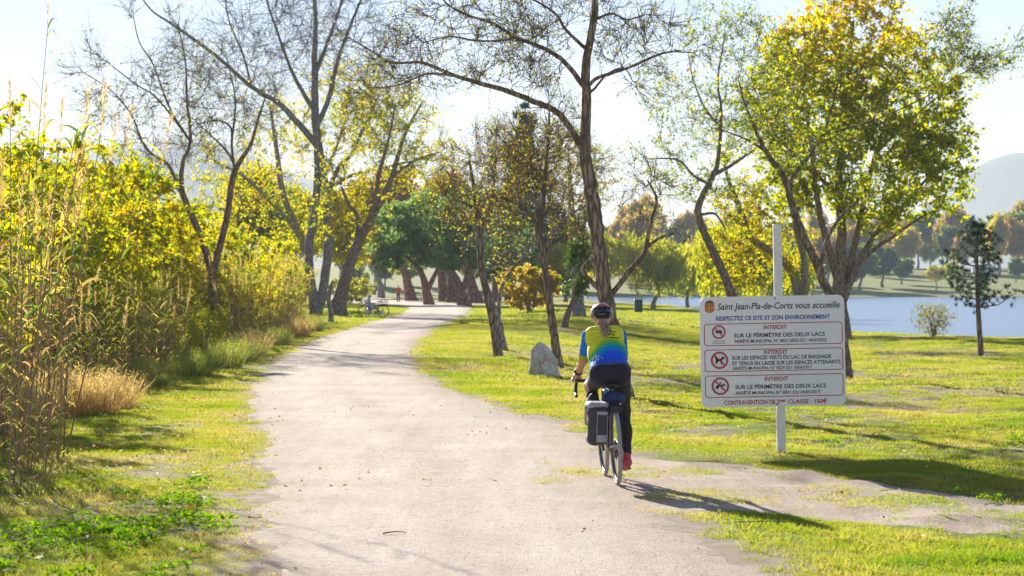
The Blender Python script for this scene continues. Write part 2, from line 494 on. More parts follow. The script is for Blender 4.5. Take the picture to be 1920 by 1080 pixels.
def ground_mat():
    m, nt, n, l, p = mat_new('ground_soil_and_turf')
    g = n.new('ShaderNodeNewGeometry'); pos = g.outputs['Position']
    a = noise_n(n, l, 0.45, 5, 0.6, pos); b = noise_n(n, l, 5.0, 5, 0.65, pos); c = noise_n(n, l, 45.0, 4, 0.7, pos)
    ad = n.new('ShaderNodeMath'); ad.operation = 'MULTIPLY_ADD'; ad.inputs[1].default_value = 0.5
    l.new(b.outputs[0], ad.inputs[0]); 
    h = n.new('ShaderNodeMath'); h.operation = 'MULTIPLY'; h.inputs[1].default_value = 0.5
    l.new(a.outputs[0], h.inputs[0]); l.new(h.outputs[0], ad.inputs[2])
    r = ramp(n, [(0.32, (0.11, 0.16, 0.025)), (0.45, (0.18, 0.22, 0.03)), (0.56, (0.25, 0.25, 0.05)), (0.64, (0.32, 0.26, 0.11)), (0.74, (0.32, 0.235, 0.15))])
    l.new(ad.outputs[0], r.inputs[0])
    mx = n.new('ShaderNodeMix'); mx.data_type = 'RGBA'; mx.blend_type = 'MULTIPLY'; mx.inputs[0].default_value = 0.6
    r2 = ramp(n, [(0.3, (0.55, 0.55, 0.5)), (0.7, (1.2, 1.2, 1.15))])
    l.new(c.outputs[0], r2.inputs[0]); l.new(r.outputs[0], mx.inputs[6]); l.new(r2.outputs[0], mx.inputs[7])
    ba = n.new('ShaderNodeAttribute'); ba.attribute_name = 'bare'
    rs_ = ramp(n, [(0.3, (0.27, 0.19, 0.13)), (0.5, (0.36, 0.28, 0.205)), (0.7, (0.46, 0.38, 0.30))]); l.new(b.outputs[0], rs_.inputs[0])
    m3 = n.new('ShaderNodeMix'); m3.data_type = 'RGBA'; l.new(ba.outputs['Fac'], m3.inputs[0]); l.new(mx.outputs[2], m3.inputs[6]); l.new(rs_.outputs[0], m3.inputs[7])
    l.new(m3.outputs[2], p.inputs['Base Color'])
    p.inputs['Roughness'].default_value = 0.95; p.inputs['Specular IOR Level'].default_value = 0.15
    bp = n.new('ShaderNodeBump'); bp.inputs['Strength'].default_value = 0.8; bp.inputs['Distance'].default_value = 0.03
    l.new(c.outputs[0], bp.inputs['Height']); l.new(bp.outputs[0], p.inputs['Normal'])
    return m
def gravel_mat(name, cols, big=0.6, tracks=False):
    m, nt, n, l, p = mat_new(name)
    g = n.new('ShaderNodeNewGeometry'); pos = g.outputs['Position']
    a = noise_n(n, l, big, 5, 0.6, pos); b = noise_n(n, l, 9.0, 5, 0.7, pos)
    mp = n.new('ShaderNodeMapping'); mp.inputs['Scale'].default_value = (4.0, 0.35, 1)
    l.new(pos, mp.inputs[0])
    st = noise_n(n, l, 1.0, 4, 0.6, mp.outputs[0])
    v = n.new('ShaderNodeTexVoronoi'); v.inputs['Scale'].default_value = 38.0
    l.new(pos, v.inputs['Vector'])
    v2 = n.new('ShaderNodeTexVoronoi'); v2.inputs['Scale'].default_value = 95.0
    l.new(pos, v2.inputs['Vector'])
    s1 = n.new('ShaderNodeMath'); s1.operation = 'ADD'; l.new(a.outputs[0], s1.inputs[0]); l.new(st.outputs[0], s1.inputs[1])
    s2 = n.new('ShaderNodeMath'); s2.operation = 'ADD'; l.new(s1.outputs[0], s2.inputs[0]); l.new(b.outputs[0], s2.inputs[1])
    d = n.new('ShaderNodeMath'); d.operation = 'DIVIDE'; d.inputs[1].default_value = 3.0; l.new(s2.outputs[0], d.inputs[0])
    r = ramp(n, [(0.36, cols[0]), (0.5, cols[1]), (0.64, cols[2])])
    l.new(d.outputs[0], r.inputs[0])
    mx = n.new('ShaderNodeMix'); mx.data_type = 'RGBA'; mx.blend_type = 'MULTIPLY'; mx.inputs[0].default_value = 0.55
    r2 = ramp(n, [(0.0, (1.2, 1.17, 1.13)), (0.5, (0.95, 0.94, 0.93)), (1.0, (0.55, 0.53, 0.52))])
    l.new(v.outputs['Color'], r2.inputs[0]); l.new(r.outputs[0], mx.inputs[6]); l.new(r2.outputs[0], mx.inputs[7])
    out = mx.outputs[2]
    if tracks:
        at_ = n.new('ShaderNodeAttribute'); at_.attribute_name = 'across'
        wob = n.new('ShaderNodeMath'); wob.operation = 'MULTIPLY_ADD'; wob.inputs[1].default_value = 0.14
        l.new(a.outputs[0], wob.inputs[0]); l.new(at_.outputs['Fac'], wob.inputs[2])
        tr_ = ramp(n, [(0.10, (0.86, 0.82, 0.76)), (0.28, (1.04, 1.03, 1.02)), (0.42, (1.07, 1.06, 1.05)), (0.52, (0.93, 0.91, 0.88)), (0.63, (1.06, 1.05, 1.04)), (0.80, (1.05, 1.04, 1.03)), (1.0, (0.84, 0.80, 0.73))])
        l.new(wob.outputs[0], tr_.inputs[0])
        m2 = n.new('ShaderNodeMix'); m2.data_type = 'RGBA'; m2.blend_type = 'MULTIPLY'; m2.inputs[0].default_value = 1.0
        l.new(out, m2.inputs[6]); l.new(tr_.outputs[0], m2.inputs[7]); out = m2.outputs[2]
    l.new(out, p.inputs['Base Color'])
    p.inputs['Roughness'].default_value = 0.95; p.inputs['Specular IOR Level'].default_value = 0.2
    hh = n.new('ShaderNodeMath'); hh.operation = 'ADD'; l.new(v.outputs['Distance'], hh.inputs[0]); l.new(v2.outputs['Distance'], hh.inputs[1])
    h3 = n.new('ShaderNodeMath'); h3.operation = 'ADD'; l.new(hh.outputs[0], h3.inputs[0]); l.new(b.outputs[0], h3.inputs[1])
    bp = n.new('ShaderNodeBump'); bp.invert = True; bp.inputs['Strength'].default_value = 0.5; bp.inputs['Distance'].default_value = 0.012
    l.new(h3.outputs[0], bp.inputs['Height']); l.new(bp.outputs[0], p.inputs['Normal'])
    return m
M['ground'] = ground_mat()
M['gravel'] = gravel_mat('path_gravel', [(0.42, 0.345, 0.28), (0.55, 0.465, 0.385), (0.64, 0.56, 0.48)], tracks=True)
M['dirt'] = gravel_mat('track_dirt', [(0.36, 0.26, 0.18), (0.48, 0.38, 0.29), (0.58, 0.49, 0.40)], 1.2)
ground = link('ground', mesh_np('ground', np.stack([XX, YY, ZZ], -1).reshape(-1, 3), [GQ], [M['ground']]))
ground['kind'] = 'structure'
qa = ground.data.attributes.new('bare', 'FLOAT', 'POINT'); qa.data.foreach_set('value', bare(XX, YY).ravel().astype(np.float32))

# path: a sheet with ragged edges, a little above the ground
py_ = graded(-12, 338, 13, 70, 0.10, 1.02)
eL = pathL(py_) + (fbm(py_ * 2.3, py_ * 0 + 3, 4) - 0.5) * 0.42 + (fbm(py_ * 0.5, py_ * 0 + 8, 2) - 0.5) * 0.35
eR = pathR(py_) + (fbm(py_ * 2.3, py_ * 0 + 40, 4) - 0.5) * 0.42 + (fbm(py_ * 0.5, py_ * 0 + 48, 2) - 0.5) * 0.35
tt = np.linspace(0, 1, 19)
PX = eL[:, None] + (eR - eL)[:, None] * tt[None]
PY = np.repeat(py_[:, None], len(tt), 1)
PZ = gz(PX, PY) + 0.012 + 0.0004 * np.maximum(PY - 40, 0)
PZ[:, 0] -= 0.02 + 0.0004 * np.maximum(py_ - 40, 0); PZ[:, -1] -= 0.02 + 0.0004 * np.maximum(py_ - 40, 0)
def grid_faces(a, b):
    i = (np.arange(a - 1)[:, None] * b + np.arange(b - 1)[None]).ravel()
    return np.stack([i, i + 1, i + b + 1, i + b], 1)
path = link('path', mesh_np('path', np.stack([PX, PY, PZ], -1).reshape(-1, 3), [grid_faces(*PX.shape)], [M['gravel']]))
path['kind'] = 'structure'
qa = path.data.attributes.new('across', 'FLOAT', 'POINT'); qa.data.foreach_set('value', np.tile(np.linspace(0, 1, PX.shape[1]), PX.shape[0]).astype(np.float32))

# bare dirt strip leaving the path to the right
DT = np.array([(0.2, 25.6, 19.6), (1.1, 25.0, 18.7), (2.3, 23.4, 18.1), (3.0, 21.8, 17.7), (4.0, 20.0, 17.0), (5.5, 18.6, 15.6), (8, 17.2, 13.0), (12, 16, 11)], float)
dx = np.arange(0.2, 11.0, 0.08)
def dirt_top(x): return np.interp(x, DT[:, 0], DT[:, 1]) + (fbm(np.asarray(x) * 2.2, np.asarray(x) * 0 + 61, 4) - 0.5) * 1.1
def dirt_bot(x): return np.interp(x, DT[:, 0], DT[:, 2]) + (fbm(np.asarray(x) * 1.8, np.asarray(x) * 0 + 71, 4) - 0.5) * 1.6
tt = np.linspace(0, 1, 22)
DX = np.repeat(dx[:, None], len(tt), 1)
DY = dirt_bot(dx)[:, None] + (dirt_top(dx) - dirt_bot(dx))[:, None] * tt[None]
DZ = gz(DX, DY) + 0.006
DZ[:, 0] -= 0.02; DZ[:, -1] -= 0.02; DZ[0] -= 0.02
dirt = link('dirt_track', mesh_np('dirt_track', np.stack([DX, DY, DZ], -1).reshape(-1, 3), [grid_faces(*DX.shape)[:, ::-1]], [M['dirt']]))
dirt['kind'] = 'structure'
# brown needle litter under the pines
lx, ly = np.meshgrid(np.linspace(-14, 10, 40), np.linspace(205, 300, 40))
inl = (lx > pathR(ly) - 0.1)
lz = gz(lx, ly) + 0.06
lq = grid_faces(*lx.shape)
keep = inl.ravel()[lq].all(1)
M['litter'] = plain('needle_litter', (0.23, 0.14, 0.075), 0.95, scale=3, var=0.35)
lit = link('needle_litter', mesh_np('needle_litter', np.stack([lx, ly, lz], -1).reshape(-1, 3), [lq[keep]], [M['litter']])); lit['kind'] = 'structure'

# lake
def water_mat():
    m, nt, n, l, p = mat_new('lake_water')
    g = n.new('ShaderNodeNewGeometry')
    mp = n.new('ShaderNodeMapping'); mp.inputs['Scale'].default_value = (0.5, 1.4, 1)
    l.new(g.outputs['Position'], mp.inputs[0])
    t = noise_n(n, l, 1.6, 6, 0.65, mp.outputs[0])
    bp = n.new('ShaderNodeBump'); bp.inputs['Strength'].default_value = 0.22; bp.inputs['Distance'].default_value = 0.2
    l.new(t.outputs[0], bp.inputs['Height']); l.new(bp.outputs[0], p.inputs['Normal'])
    p.inputs['Base Color'].default_value = (0.10, 0.19, 0.30, 1)
    p.inputs['Roughness'].default_value = 0.22; p.inputs['IOR'].default_value = 1.33
    return m
M['water'] = water_mat()
wy = np.linspace(40, 545, 60)
wv = []
for y in wy:
    wv += [(float(shore(y)) - 2.0, y, LAKE_Z), (700, y, LAKE_Z)]
lake = link('lake', mesh_np('lake', np.array(wv), [np.array([(2 * i, 2 * i + 1, 2 * i + 3, 2 * i + 2) for i in range(59)])], [M['water']]))
lake['kind'] = 'structure'

# hills far behind: a ridge with real depth
rp = np.array([(-2500, 420), (-900, 330), (-300, 320), (60, 300), (200, 275), (330, 250), (430, 270), (560, 330), (800, 400), (1100, 440), (1400, 450), (1600, 440), (1720, 410), (1790, 345), (1850, 303), (1890, 289), (1930, 286), (2100, 270), (2500, 330), (3600, 400)], float)
HD = 4500.0
hx = np.linspace(-3400, 2900, 330); hy = np.linspace(0, 1, 26)
HX = np.repeat(hx[:, None], 26, 1)
prof = (HZ - np.interp(960 + hx / HD * F, rp[:, 0], rp[:, 1])) / F * HD + H
tprof = np.concatenate([np.linspace(0, 1, 18) ** 1.3, np.linspace(0.97, 0.2, 8)])
yy = np.concatenate([np.linspace(-1700, 0, 18), np.linspace(110, 1300, 8)]) + HD
HY = np.repeat(yy[None], 330, 0)
HZZ = prof[:, None] * tprof[None] * (1 - 0.22 * (1 - tprof[None]) * fbm(HX * 0.006, HY * 0.0045, 4)) + (fbm(HX * 0.016, HY * 0.016, 4) - 0.5) * 9 * tprof[None]
M['hill'] = plain('hill_forest', (0.07, 0.085, 0.06), 0.95, scale=0.02, var=0.35)
hills = link('hills', mesh_np('hills', np.stack([HX, HY, HZZ], -1).reshape(-1, 3), [grid_faces(330, 26)[:, ::-1]], [M['hill']]))
hills['kind'] = 'structure'
hill_top = float(HZZ.max())

# air: pale haze box round everything
hb = MB(); box(hb, (0, 3450, (hill_top + 8 - 8) / 2), (9400, 7400, hill_top + 8 + 8))
hm = bpy.data.materials.new('haze_air'); hm.use_nodes = True
for nd in list(hm.node_tree.nodes):
    if nd.type == 'BSDF_PRINCIPLED': hm.node_tree.nodes.remove(nd)
pv = hm.node_tree.nodes.new('ShaderNodeVolumePrincipled')
pv.inputs['Color'].default_value = (0.72, 0.85, 1.0, 1)
pv.inputs['Density'].default_value = 0.00018
pv.inputs['Anisotropy'].default_value = 0.0
hm.node_tree.links.new(pv.outputs[0], hm.node_tree.nodes['Material Output'].inputs['Volume'])
haze = hb.obj('haze', [hm], shade=False, kind='stuff')

# ------------------------------------------------------------------ trees
def unit(n): return norm(rng.normal(size=(n, 3)))
def grow(stems, attr, wig=0.18, rtip=0.006, rmax=0.05, up=0.12, tropic=(0, 0, 0)):
    """connect attractor points to the stems with curved branches; returns curves (N,5,3), radii (N,5)"""
    P = []; D = []; R = []
    for s in stems:
        p = s[:, :3]; P.append(p); D.append(norm(np.gradient(p, axis=0))); R.append(s[:, 3])
    NP = sum(len(p) for p in P)
    A = np.asarray(attr)
    cap = NP + len(A) * 4
    NPt = np.zeros((cap, 3)); ND = np.zeros((cap, 3)); NR = np.zeros(cap)
    NPt[:NP] = np.concatenate(P); ND[:NP] = np.concatenate(D); NR[:NP] = np.concatenate(R)
    d0 = np.array([np.min(np.sum((NPt[:NP] - a) ** 2, 1)) for a in A])
    curves = []; radii = []
    for a in A[np.argsort(d0)]:
        v = a - NPt[:NP]; dist = np.linalg.norm(v, axis=1)
        cosang = np.sum(v * ND[:NP], 1) / np.maximum(dist, 1e-6)
        cost = dist * (1.35 - 0.45 * cosang)
        i = int(np.argmin(cost)); L = dist[i]
        if L < 0.05: continue
        p0 = NPt[i]; d = ND[i]
        c1 = p0 + (norm(d + norm(v[i]) * 1.2)) * L * 0.4
        c2 = a - (norm(v[i]) + np.array([0, 0, up])) * L * 0.3
        t = np.linspace(0, 1, 5)[:, None]
        cv = (1 - t) ** 3 * p0 + 3 * (1 - t) ** 2 * t * c1 + 3 * (1 - t) * t * t * c2 + t ** 3 * a
        cv[1:4] += rng.normal(size=(3, 3)) * L * wig * 0.22
        r0 = min(NR[i] * 0.75, rmax, rtip + 0.013 * L)
        rr = np.linspace(r0, rtip, 5)
        curves.append(cv); radii.append(rr)
        g = norm(np.gradient(cv, axis=0))
        NPt[NP:NP + 4] = cv[1:]; ND[NP:NP + 4] = g[1:]; NR[NP:NP + 4] = rr[1:]; NP += 4
    return np.array(curves), np.array(radii)

def in_ell(c, r, n, shell=0.0):
    u = unit(n) * (rng.random((n, 1)) * (1 - shell) + shell) ** (1 / 3)
    return np.asarray(c) + u * np.asarray(r)

def twiglets(curves, n_per, Lmin, Lmax, r0=0.004, r1=0.0018, up=0.3, out=None):
    """short twigs off branches"""
    N = len(curves); k = rng.integers(0, N, N * n_per)
    s = rng.random(N * n_per) * 3.999
    i = s.astype(int); f = (s - i)[:, None]
    p = curves[k, i] * (1 - f) + curves[k, np.minimum(i + 1, 4)] * f
    d = norm(curves[k, np.minimum(i + 1, 4)] - curves[k, i])
    dirn = norm(d * 1.0 + unit(len(k)) * 0.6 + np.array([0, 0, up * 0.7]))
    L = rng.uniform(Lmin, Lmax, len(k))[:, None]
    mid = p + dirn * L * 0.5 + unit(len(k)) * L * 0.07
    end = p + dirn * L + unit(len(k)) * L * 0.14 + np.array([0, 0, 0.06]) * L
    C = np.stack([p, mid, end], 1)
    return C, np.broadcast_to(np.array([r0, (r0 + r1) / 2, r1]), (len(k), 3))

def px_tree(name, label, cat, base, stems, crowns, leafm=None, nleaf=0, Lf=(0.08, 0.14), bark='bark_brown', twig='twig',
            group=None, tw=(3, 0.3, 0.9), rtip=0.006, rmax=0.05, depth=0.9, hang=0.0, rnd=None, asp=0.55, flare=1.35, wig=0.18, D=None):
    """tree from measured stem lines: stems = lists of (px, py, radius_px[, metres of depth offset]); base = foot pixel"""
    if D is None: b = on_ground(*base)
    else:
        X = (base[0] - 960) / F * D; b = np.array([X, D, float(gz(X, D))])
    D = b[1]; s = D / F
    root = empty(name, b); tag(root, label, cat, group)
    S = []
    for k, st in enumerate(stems):
        pts = []
        n = len(st)
        off = 0.0 if k == 0 else rng.uniform(-depth, depth) * 1.2
        for j, q in enumerate(st):
            d = q[3] if len(q) > 3 else off * (j / max(n - 1, 1)) * abs(st[-1][1] - st[0][1] + 1e-3 + abs(st[-1][0] - st[0][0])) * s * 0.45
            w = at(q[0], q[1], D + d)
            pts.append((*(w - b), q[2] * s * 0.82))
        pts = np.array(pts)
        if k == 0:
            pts[0, 2] = -0.15
        if k > 0:                                    # start inside the nearest earlier stem
            allp = np.concatenate(S)[:, :3]
            j = int(np.argmin(np.sum((allp - pts[0, :3]) ** 2, 1)))
            if np.linalg.norm(allp[j] - pts[0, :3]) < 60 * s: 
                sh = allp[j] - pts[0, :3]
                w = np.linspace(1, 0, n)[:, None] ** 2
                pts[:, :3] += sh * np.maximum(w, 0)
                dy = sh[1]; pts[1:, 1] += dy * (1 - w[1:, 0])
        rs = resample(pts, max(8, 5 * n))
        rs[1:-1, :3] += rng.normal(size=(len(rs) - 2, 3)) * rs[1:-1, 3:4] * 0.07
        S.append(rs)
    for k, rs in enumerate(S):
        mb = MB()
        R = rs[:, 3].copy()
        if k == 0:
            zz = np.maximum(rs[:, 2], 0); R *= 1 + (flare - 1) * np.exp(-zz / (R[0] * 3.0))
        tubes(mb, rs[:, :3], R, 12 if k == 0 else 8, cap=True, jit=0.10)
        mb.obj('trunk' if k == 0 else 'limb', M[bark], root)
    A = []
    for c in crowns:
        cx, cyy, rx, ry, n = c[:5]
        rd = c[5] if len(c) > 5 else rx * s
        dd = c[6] if len(c) > 6 else 0.0
        ctr = at(cx, cyy, D + dd) - b
        A.append(in_ell(ctr, (rx * s, rd, ry * s), n))
    for q in S[(0 if len(S) < 3 else 1):]:
        e = q[-1, :3]; dn = norm(q[-1, :3] - q[-4, :3]); Lt = 34 * s
        A.append(e + dn * Lt * rng.random((9, 1)) + unit(9) * Lt * 0.55)
    A = np.concatenate(A)
    A = A[A[:, 2] > 0.8]
    cv, rr = grow(S, A, rtip=rtip, rmax=rmax, wig=wig)
    mb = MB()
    tubes(mb, cv, rr, 4)
    tc, tr = twiglets(cv, tw[0], tw[1], tw[2], rtip * 0.8, rtip * 0.4)
    tubes(mb, tc, tr, 3)
    mb.obj('twigs', M[twig], root, kind='stuff')
    if nleaf:
        k = rng.integers(0, len(tc), nleaf)
        f = rng.random((nleaf, 1)) ** 0.7
        p = np.where(f < 0.5, tc[k, 0] * (1 - 2 * f) + tc[k, 1] * 2 * f, tc[k, 1] * (2 - 2 * f) + tc[k, 2] * (2 * f - 1))
        d = unit(nleaf) + np.array([0, 0, -hang]) + norm(tc[k, 2] - tc[k, 0]) * 0.5
        L = rng.uniform(Lf[0], Lf[1], nleaf)
        rv = rng.random(nleaf) if rnd is None else np.clip(rnd(p, nleaf), 0, 1)
        mb = MB(); leaves(mb, p + unit(nleaf) * 0.04, d, L, L * asp, rv)
        mb.obj('foliage', M[leafm], root, kind='stuff')
    return root

px_tree('locust_tree', 'bare tree with V-forked trunk rising from the reeds left of the path', 'tree', (400, 640), [
    [(398, 640, 12), (402, 590, 11), (399, 540, 10), (397, 518, 9)],
    [(397, 520, 8), (385, 470, 8), (362, 410, 7.5), (343, 365, 7), (340, 335, 6), (344, 300, 5), (352, 285, 4.5), (357, 250, 4), (350, 180, 3), (348, 120, 2.2), (335, 50, 1.2)],
    [(399, 520, 8), (412, 470, 8), (428, 400, 7.5), (438, 330, 7), (446, 310, 6), (470, 270, 4), (485, 220, 3), (497, 185, 1.6)],
    [(343, 360, 4), (320, 338, 3), (280, 330, 2.5), (240, 334, 1.6)],
    [(342, 345, 4), (318, 300, 3.5), (285, 283, 3), (262, 258, 2.5), (240, 210, 2), (200, 165, 1.5), (145, 130, 1)],
    [(355, 262, 3), (330, 228, 2.6), (290, 180, 2), (255, 158, 1.6), (190, 108, 1)],
    [(352, 250, 3), (320, 200, 2.4), (288, 120, 1.8), (262, 80, 1.4), (250, 30, 1)],
    [(446, 310, 3.4), (440, 265, 2.8), (446, 190, 2), (430, 115, 1.2)],
    [(446, 310, 3), (425, 280, 2.4), (380, 238, 1.4)],
    [(470, 268, 3), (450, 240, 2.4), (415, 228, 1.8), (375, 236, 1.2)]],
    [(250, 190, 105, 95, 110), (350, 150, 80, 130, 80), (420, 220, 80, 90, 80), (470, 200, 55, 75, 40), (300, 290, 90, 40, 60)],
    'leaf_locust', 2200, (0.06, 0.12), tw=(4, 0.3, 1.1), rtip=0.008, rmax=0.045)
px_tree('ash_tree', 'tall bare tree with two grey trunks close together left of the path', 'tree', (600, 590), [
    [(594, 592, 11.5), (582, 520, 10.5), (579, 470, 10), (587, 420, 9.5), (596, 330, 9), (595, 270, 9), (591, 210, 9), (590, 120, 7), (592, 40, 5), (586, -60, 3)],
    [(606, 594, 11, 0.3), (616, 530, 11, 0.4), (620, 450, 10.5, 0.3), (614, 380, 10, 0.2), (606, 315, 8.5, 0.1), (598, 265, 7, 0)],
    [(592, 268, 8), (560, 230, 7), (520, 190, 6), (470, 160, 5), (400, 100, 4), (330, 50, 3), (285, 20, 2), (262, -10, 1.4)],
    [(592, 215, 6), (570, 180, 5), (545, 130, 4), (520, 60, 3), (500, 0, 2.3), (490, -50, 1.6)],
    [(595, 235, 7), (615, 190, 6), (635, 110, 4.6), (660, 40, 3.4), (690, -30, 2)],
    [(592, 140, 5), (622, 60, 4), (645, -10, 2.6)],
    [(618, 365, 6), (640, 312, 5), (662, 288, 4), (682, 240, 3.2), (708, 185, 2)],
    [(620, 355, 5), (660, 330, 4), (720, 315, 3), (790, 298, 1.6)],
    [(470, 160, 3), (455, 100, 2.4), (430, 40, 1.8), (420, -20, 1.2)]],
    [(400, 90, 120, 90, 130), (520, 80, 110, 110, 160), (600, 20, 100, 90, 120), (665, 90, 70, 110, 110), (700, 230, 70, 80, 60), (480, 200, 80, 50, 40)],
    'leaf_yellow', 600, (0.1, 0.18), bark='bark_grey', twig='twig_grey', tw=(4, 0.8, 2.6), rtip=0.015, rmax=0.08)
px_tree('leaning_tree', 'yellow-leaved tree leaning right over the path, ivy round its foot', 'tree', (634, 592), [
    [(632, 594, 18), (638, 560, 15), (648, 520, 13), (665, 470, 12), (690, 420, 10), (712, 380, 8), (735, 330, 6), (760, 250, 4), (790, 195, 2)],
    [(668, 465, 7), (672, 410, 5), (655, 385, 4), (640, 350, 2.5)],
    [(690, 420, 7), (704, 370, 6), (712, 320, 5), (728, 265, 3), (740, 200, 2)],
    [(735, 330, 4), (780, 300, 3), (825, 285, 1.6)]],
    [(690, 300, 85, 100, 120), (765, 240, 70, 80, 110), (650, 400, 60, 70, 70), (790, 330, 50, 50, 40), (690, 180, 50, 70, 60)],
    'leaf_yellow', 8500, (0.10, 0.24), bark='bark_brown', tw=(4, 0.4, 1.3), rtip=0.010, rmax=0.06)
px_tree('field_tree', 'yellow tree with bare crossing limbs behind the twin-trunk tree', 'tree', (588, 585), [
    [(590, 585, 10), (575, 480, 9), (552, 420, 8), (530, 360, 7), (516, 260, 5), (505, 190, 2.5)],
    [(556, 430, 6), (520, 390, 5), (490, 360, 4.4), (455, 330, 3.6), (400, 300, 2)],
    [(575, 470, 5), (590, 380, 4), (640, 250, 3), (655, 160, 2)]],
    [(520, 300, 90, 110, 130), (440, 370, 80, 70, 80), (640, 200, 70, 110, 110), (560, 420, 60, 60, 70)],
    'leaf_yellow', 9500, (0.12, 0.28), bark='bark_grey', tw=(3, 0.5, 1.6), rtip=0.011, rmax=0.06, D=170)
px_tree('locust_tree', 'large dark-barked tree with spreading bare limbs right behind the cyclist', 'tree', (1172, 747), [
    [(1172, 748, 20), (1160, 690, 18.5), (1148, 620, 18), (1136, 560, 17.5), (1126, 480, 17), (1115, 400, 17), (1105, 340, 15.5), (1097, 290, 14), (1098, 240, 12), (1100, 180, 11), (1098, 120, 10), (1108, 70, 9), (1115, 20, 8), (1118, -60, 6)],
    [(1092, 285, 8), (1080, 262, 8), (1068, 241, 7.5), (1041, 208, 7), (994, 187, 6.4), (948, 169, 5.8), (893, 154, 5), (854, 142, 4.4), (815, 126, 4), (788, 117, 3.4), (734, 117, 2.6), (699, 97, 2), (660, 74, 1.2)],
    [(1097, 165, 7), (1085, 150, 6.5), (1072, 132, 6), (1045, 105, 5.6), (1010, 86, 5), (967, 70, 4.4), (948, 58, 4), (917, 41, 3.4), (878, 29, 3), (839, 8, 2.4), (820, -20, 1.8)],
    [(1099, 97, 4.5), (1080, 78, 4), (1057, 54, 3.4), (1045, 31, 3), (1022, 12, 2.5), (1000, 0, 2.2), (955, -20, 1.6)],
    [(1103, 165, 5), (1119, 146, 4.4), (1154, 134, 3.8), (1185, 124, 3.3), (1228, 105, 2.8), (1259, 97, 2.2), (1300, 99, 1.3)],
    [(1104, 185, 3), (1118, 168, 2.8), (1140, 140, 2.3), (1170, 128, 1.8), (1185, 150, 1.2)],
    [(1112, 43, 3.6), (1134, 31, 3), (1150, 27, 2.6), (1177, 37, 2), (1205, 28, 1.4)],
    [(1140, 566, 7), (1178, 514, 6.5), (1205, 482, 6.4), (1213, 463, 6), (1216, 440, 5), (1226, 400, 4), (1231, 372, 3.4), (1214, 338, 2)],
    [(1213, 463, 4), (1235, 447, 3.2), (1262, 438, 2)],
    [(1133, 548, 6), (1110, 527, 5.4), (1095, 511, 5), (1093, 502, 4.6), (1112, 484, 3)],
    [(854, 142, 3), (800, 138, 2.4), (745, 160, 1.8), (690, 165, 1.2)],
    [(967, 70, 3), (930, 77, 2.6), (885, 76, 2.2), (845, 70, 1.8), (790, 82, 1.2)]],
    [(860, 85, 170, 95, 200), (1000, 105, 70, 70, 90), (1195, 80, 100, 80, 110), (1000, 20, 150, 50, 110), (745, 120, 75, 55, 60), (1050, 230, 50, 60, 25), (1215, 380, 60, 70, 30)],
    'leaf_locust', 2600, (0.045, 0.09), tw=(4, 0.15, 0.65), rtip=0.0052, rmax=0.03, depth=0.7, hang=0.9, asp=0.35, wig=0.3)
px_tree('slender_tree', 'brown slender trunk leaning left, tallest of the leaning pair beside the boulder', 'tree', (937, 672), [
    [(937, 672, 9.5), (925, 610, 8.5), (912, 550, 8), (903, 500, 8), (900, 440, 8), (902, 420, 7), (894, 395, 6), (888, 350, 4.5), (880, 300, 2.5)],
    [(902, 425, 5), (916, 395, 4), (926, 350, 3), (930, 300, 2)],
    [(893, 400, 4), (870, 380, 3), (845, 375, 2)]],
    [(872, 330, 70, 80, 120), (930, 300, 60, 80, 110), (850, 395, 45, 45, 50), (920, 380, 50, 50, 50)],
    'leaf_olive', 2900, (0.045, 0.085), tw=(6, 0.15, 0.6), rtip=0.0055, rmax=0.03, wig=0.3)
px_tree('slender_tree', 'pale grey leaning trunk with thin bare twigs, just behind the brown one', 'tree', (946, 656), [
    [(946, 656, 7.5), (935, 600, 6.5), (920, 560, 6), (905, 510, 5), (895, 460, 3.5), (888, 420, 2)],
    [(936, 595, 5), (940, 545, 4), (955, 512, 3.4), (980, 480, 2.6), (1002, 440, 1.5)]],
    [(960, 480, 45, 50, 60), (890, 420, 40, 60, 60)], 'leaf_olive', 500, (0.05, 0.09), bark='bark_pale', twig='twig_grey', tw=(4, 0.15, 0.6), rtip=0.005, rmax=0.03)
px_tree('slender_tree', 'brown forked tree growing right behind the pointed boulder', 'tree', (1049, 690), [
    [(1049, 690, 10.5), (1040, 640, 9.5), (1032, 580, 9), (1025, 520, 8.5), (1014, 460, 8.5), (1010, 432, 8), (1018, 380, 6), (1022, 330, 5), (1028, 260, 3.5), (1030, 205, 2)],
    [(1012, 445, 6), (1000, 410, 5), (975, 385, 4), (940, 370, 3), (905, 362, 1.8)],
    [(1026, 490, 5), (1036, 450, 4.2), (1050, 425, 3.6), (1075, 400, 2.8), (1098, 385, 1.6)],
    [(1011, 430, 5), (998, 330, 3.4), (988, 240, 1.8)]],
    [(975, 300, 65, 90, 130), (1040, 290, 55, 90, 120), (950, 400, 55, 50, 60), (1060, 400, 40, 60, 60)],
    'leaf_olive', 3300, (0.045, 0.085), tw=(6, 0.15, 0.6), rtip=0.0055, rmax=0.03, wig=0.3)
px_tree('plane_tree', 'thick grey trunk standing on the mound between boulder tree and cyclist', 'tree', (1085, 597), [
    [(1085, 598, 13), (1083, 540, 12), (1080, 480, 11), (1074, 420, 9), (1070, 360, 6), (1066, 290, 3)],
    [(1082, 480, 7), (1094, 430, 6), (1102, 370, 4), (1112, 310, 2)]],
    [(1070, 320, 60, 80, 120), (1110, 330, 50, 70, 80)], 'leaf_olive', 2400, (0.10, 0.18), bark='bark_grey', twig='twig_grey', tw=(4, 0.3, 1.2), rtip=0.009, rmax=0.06)
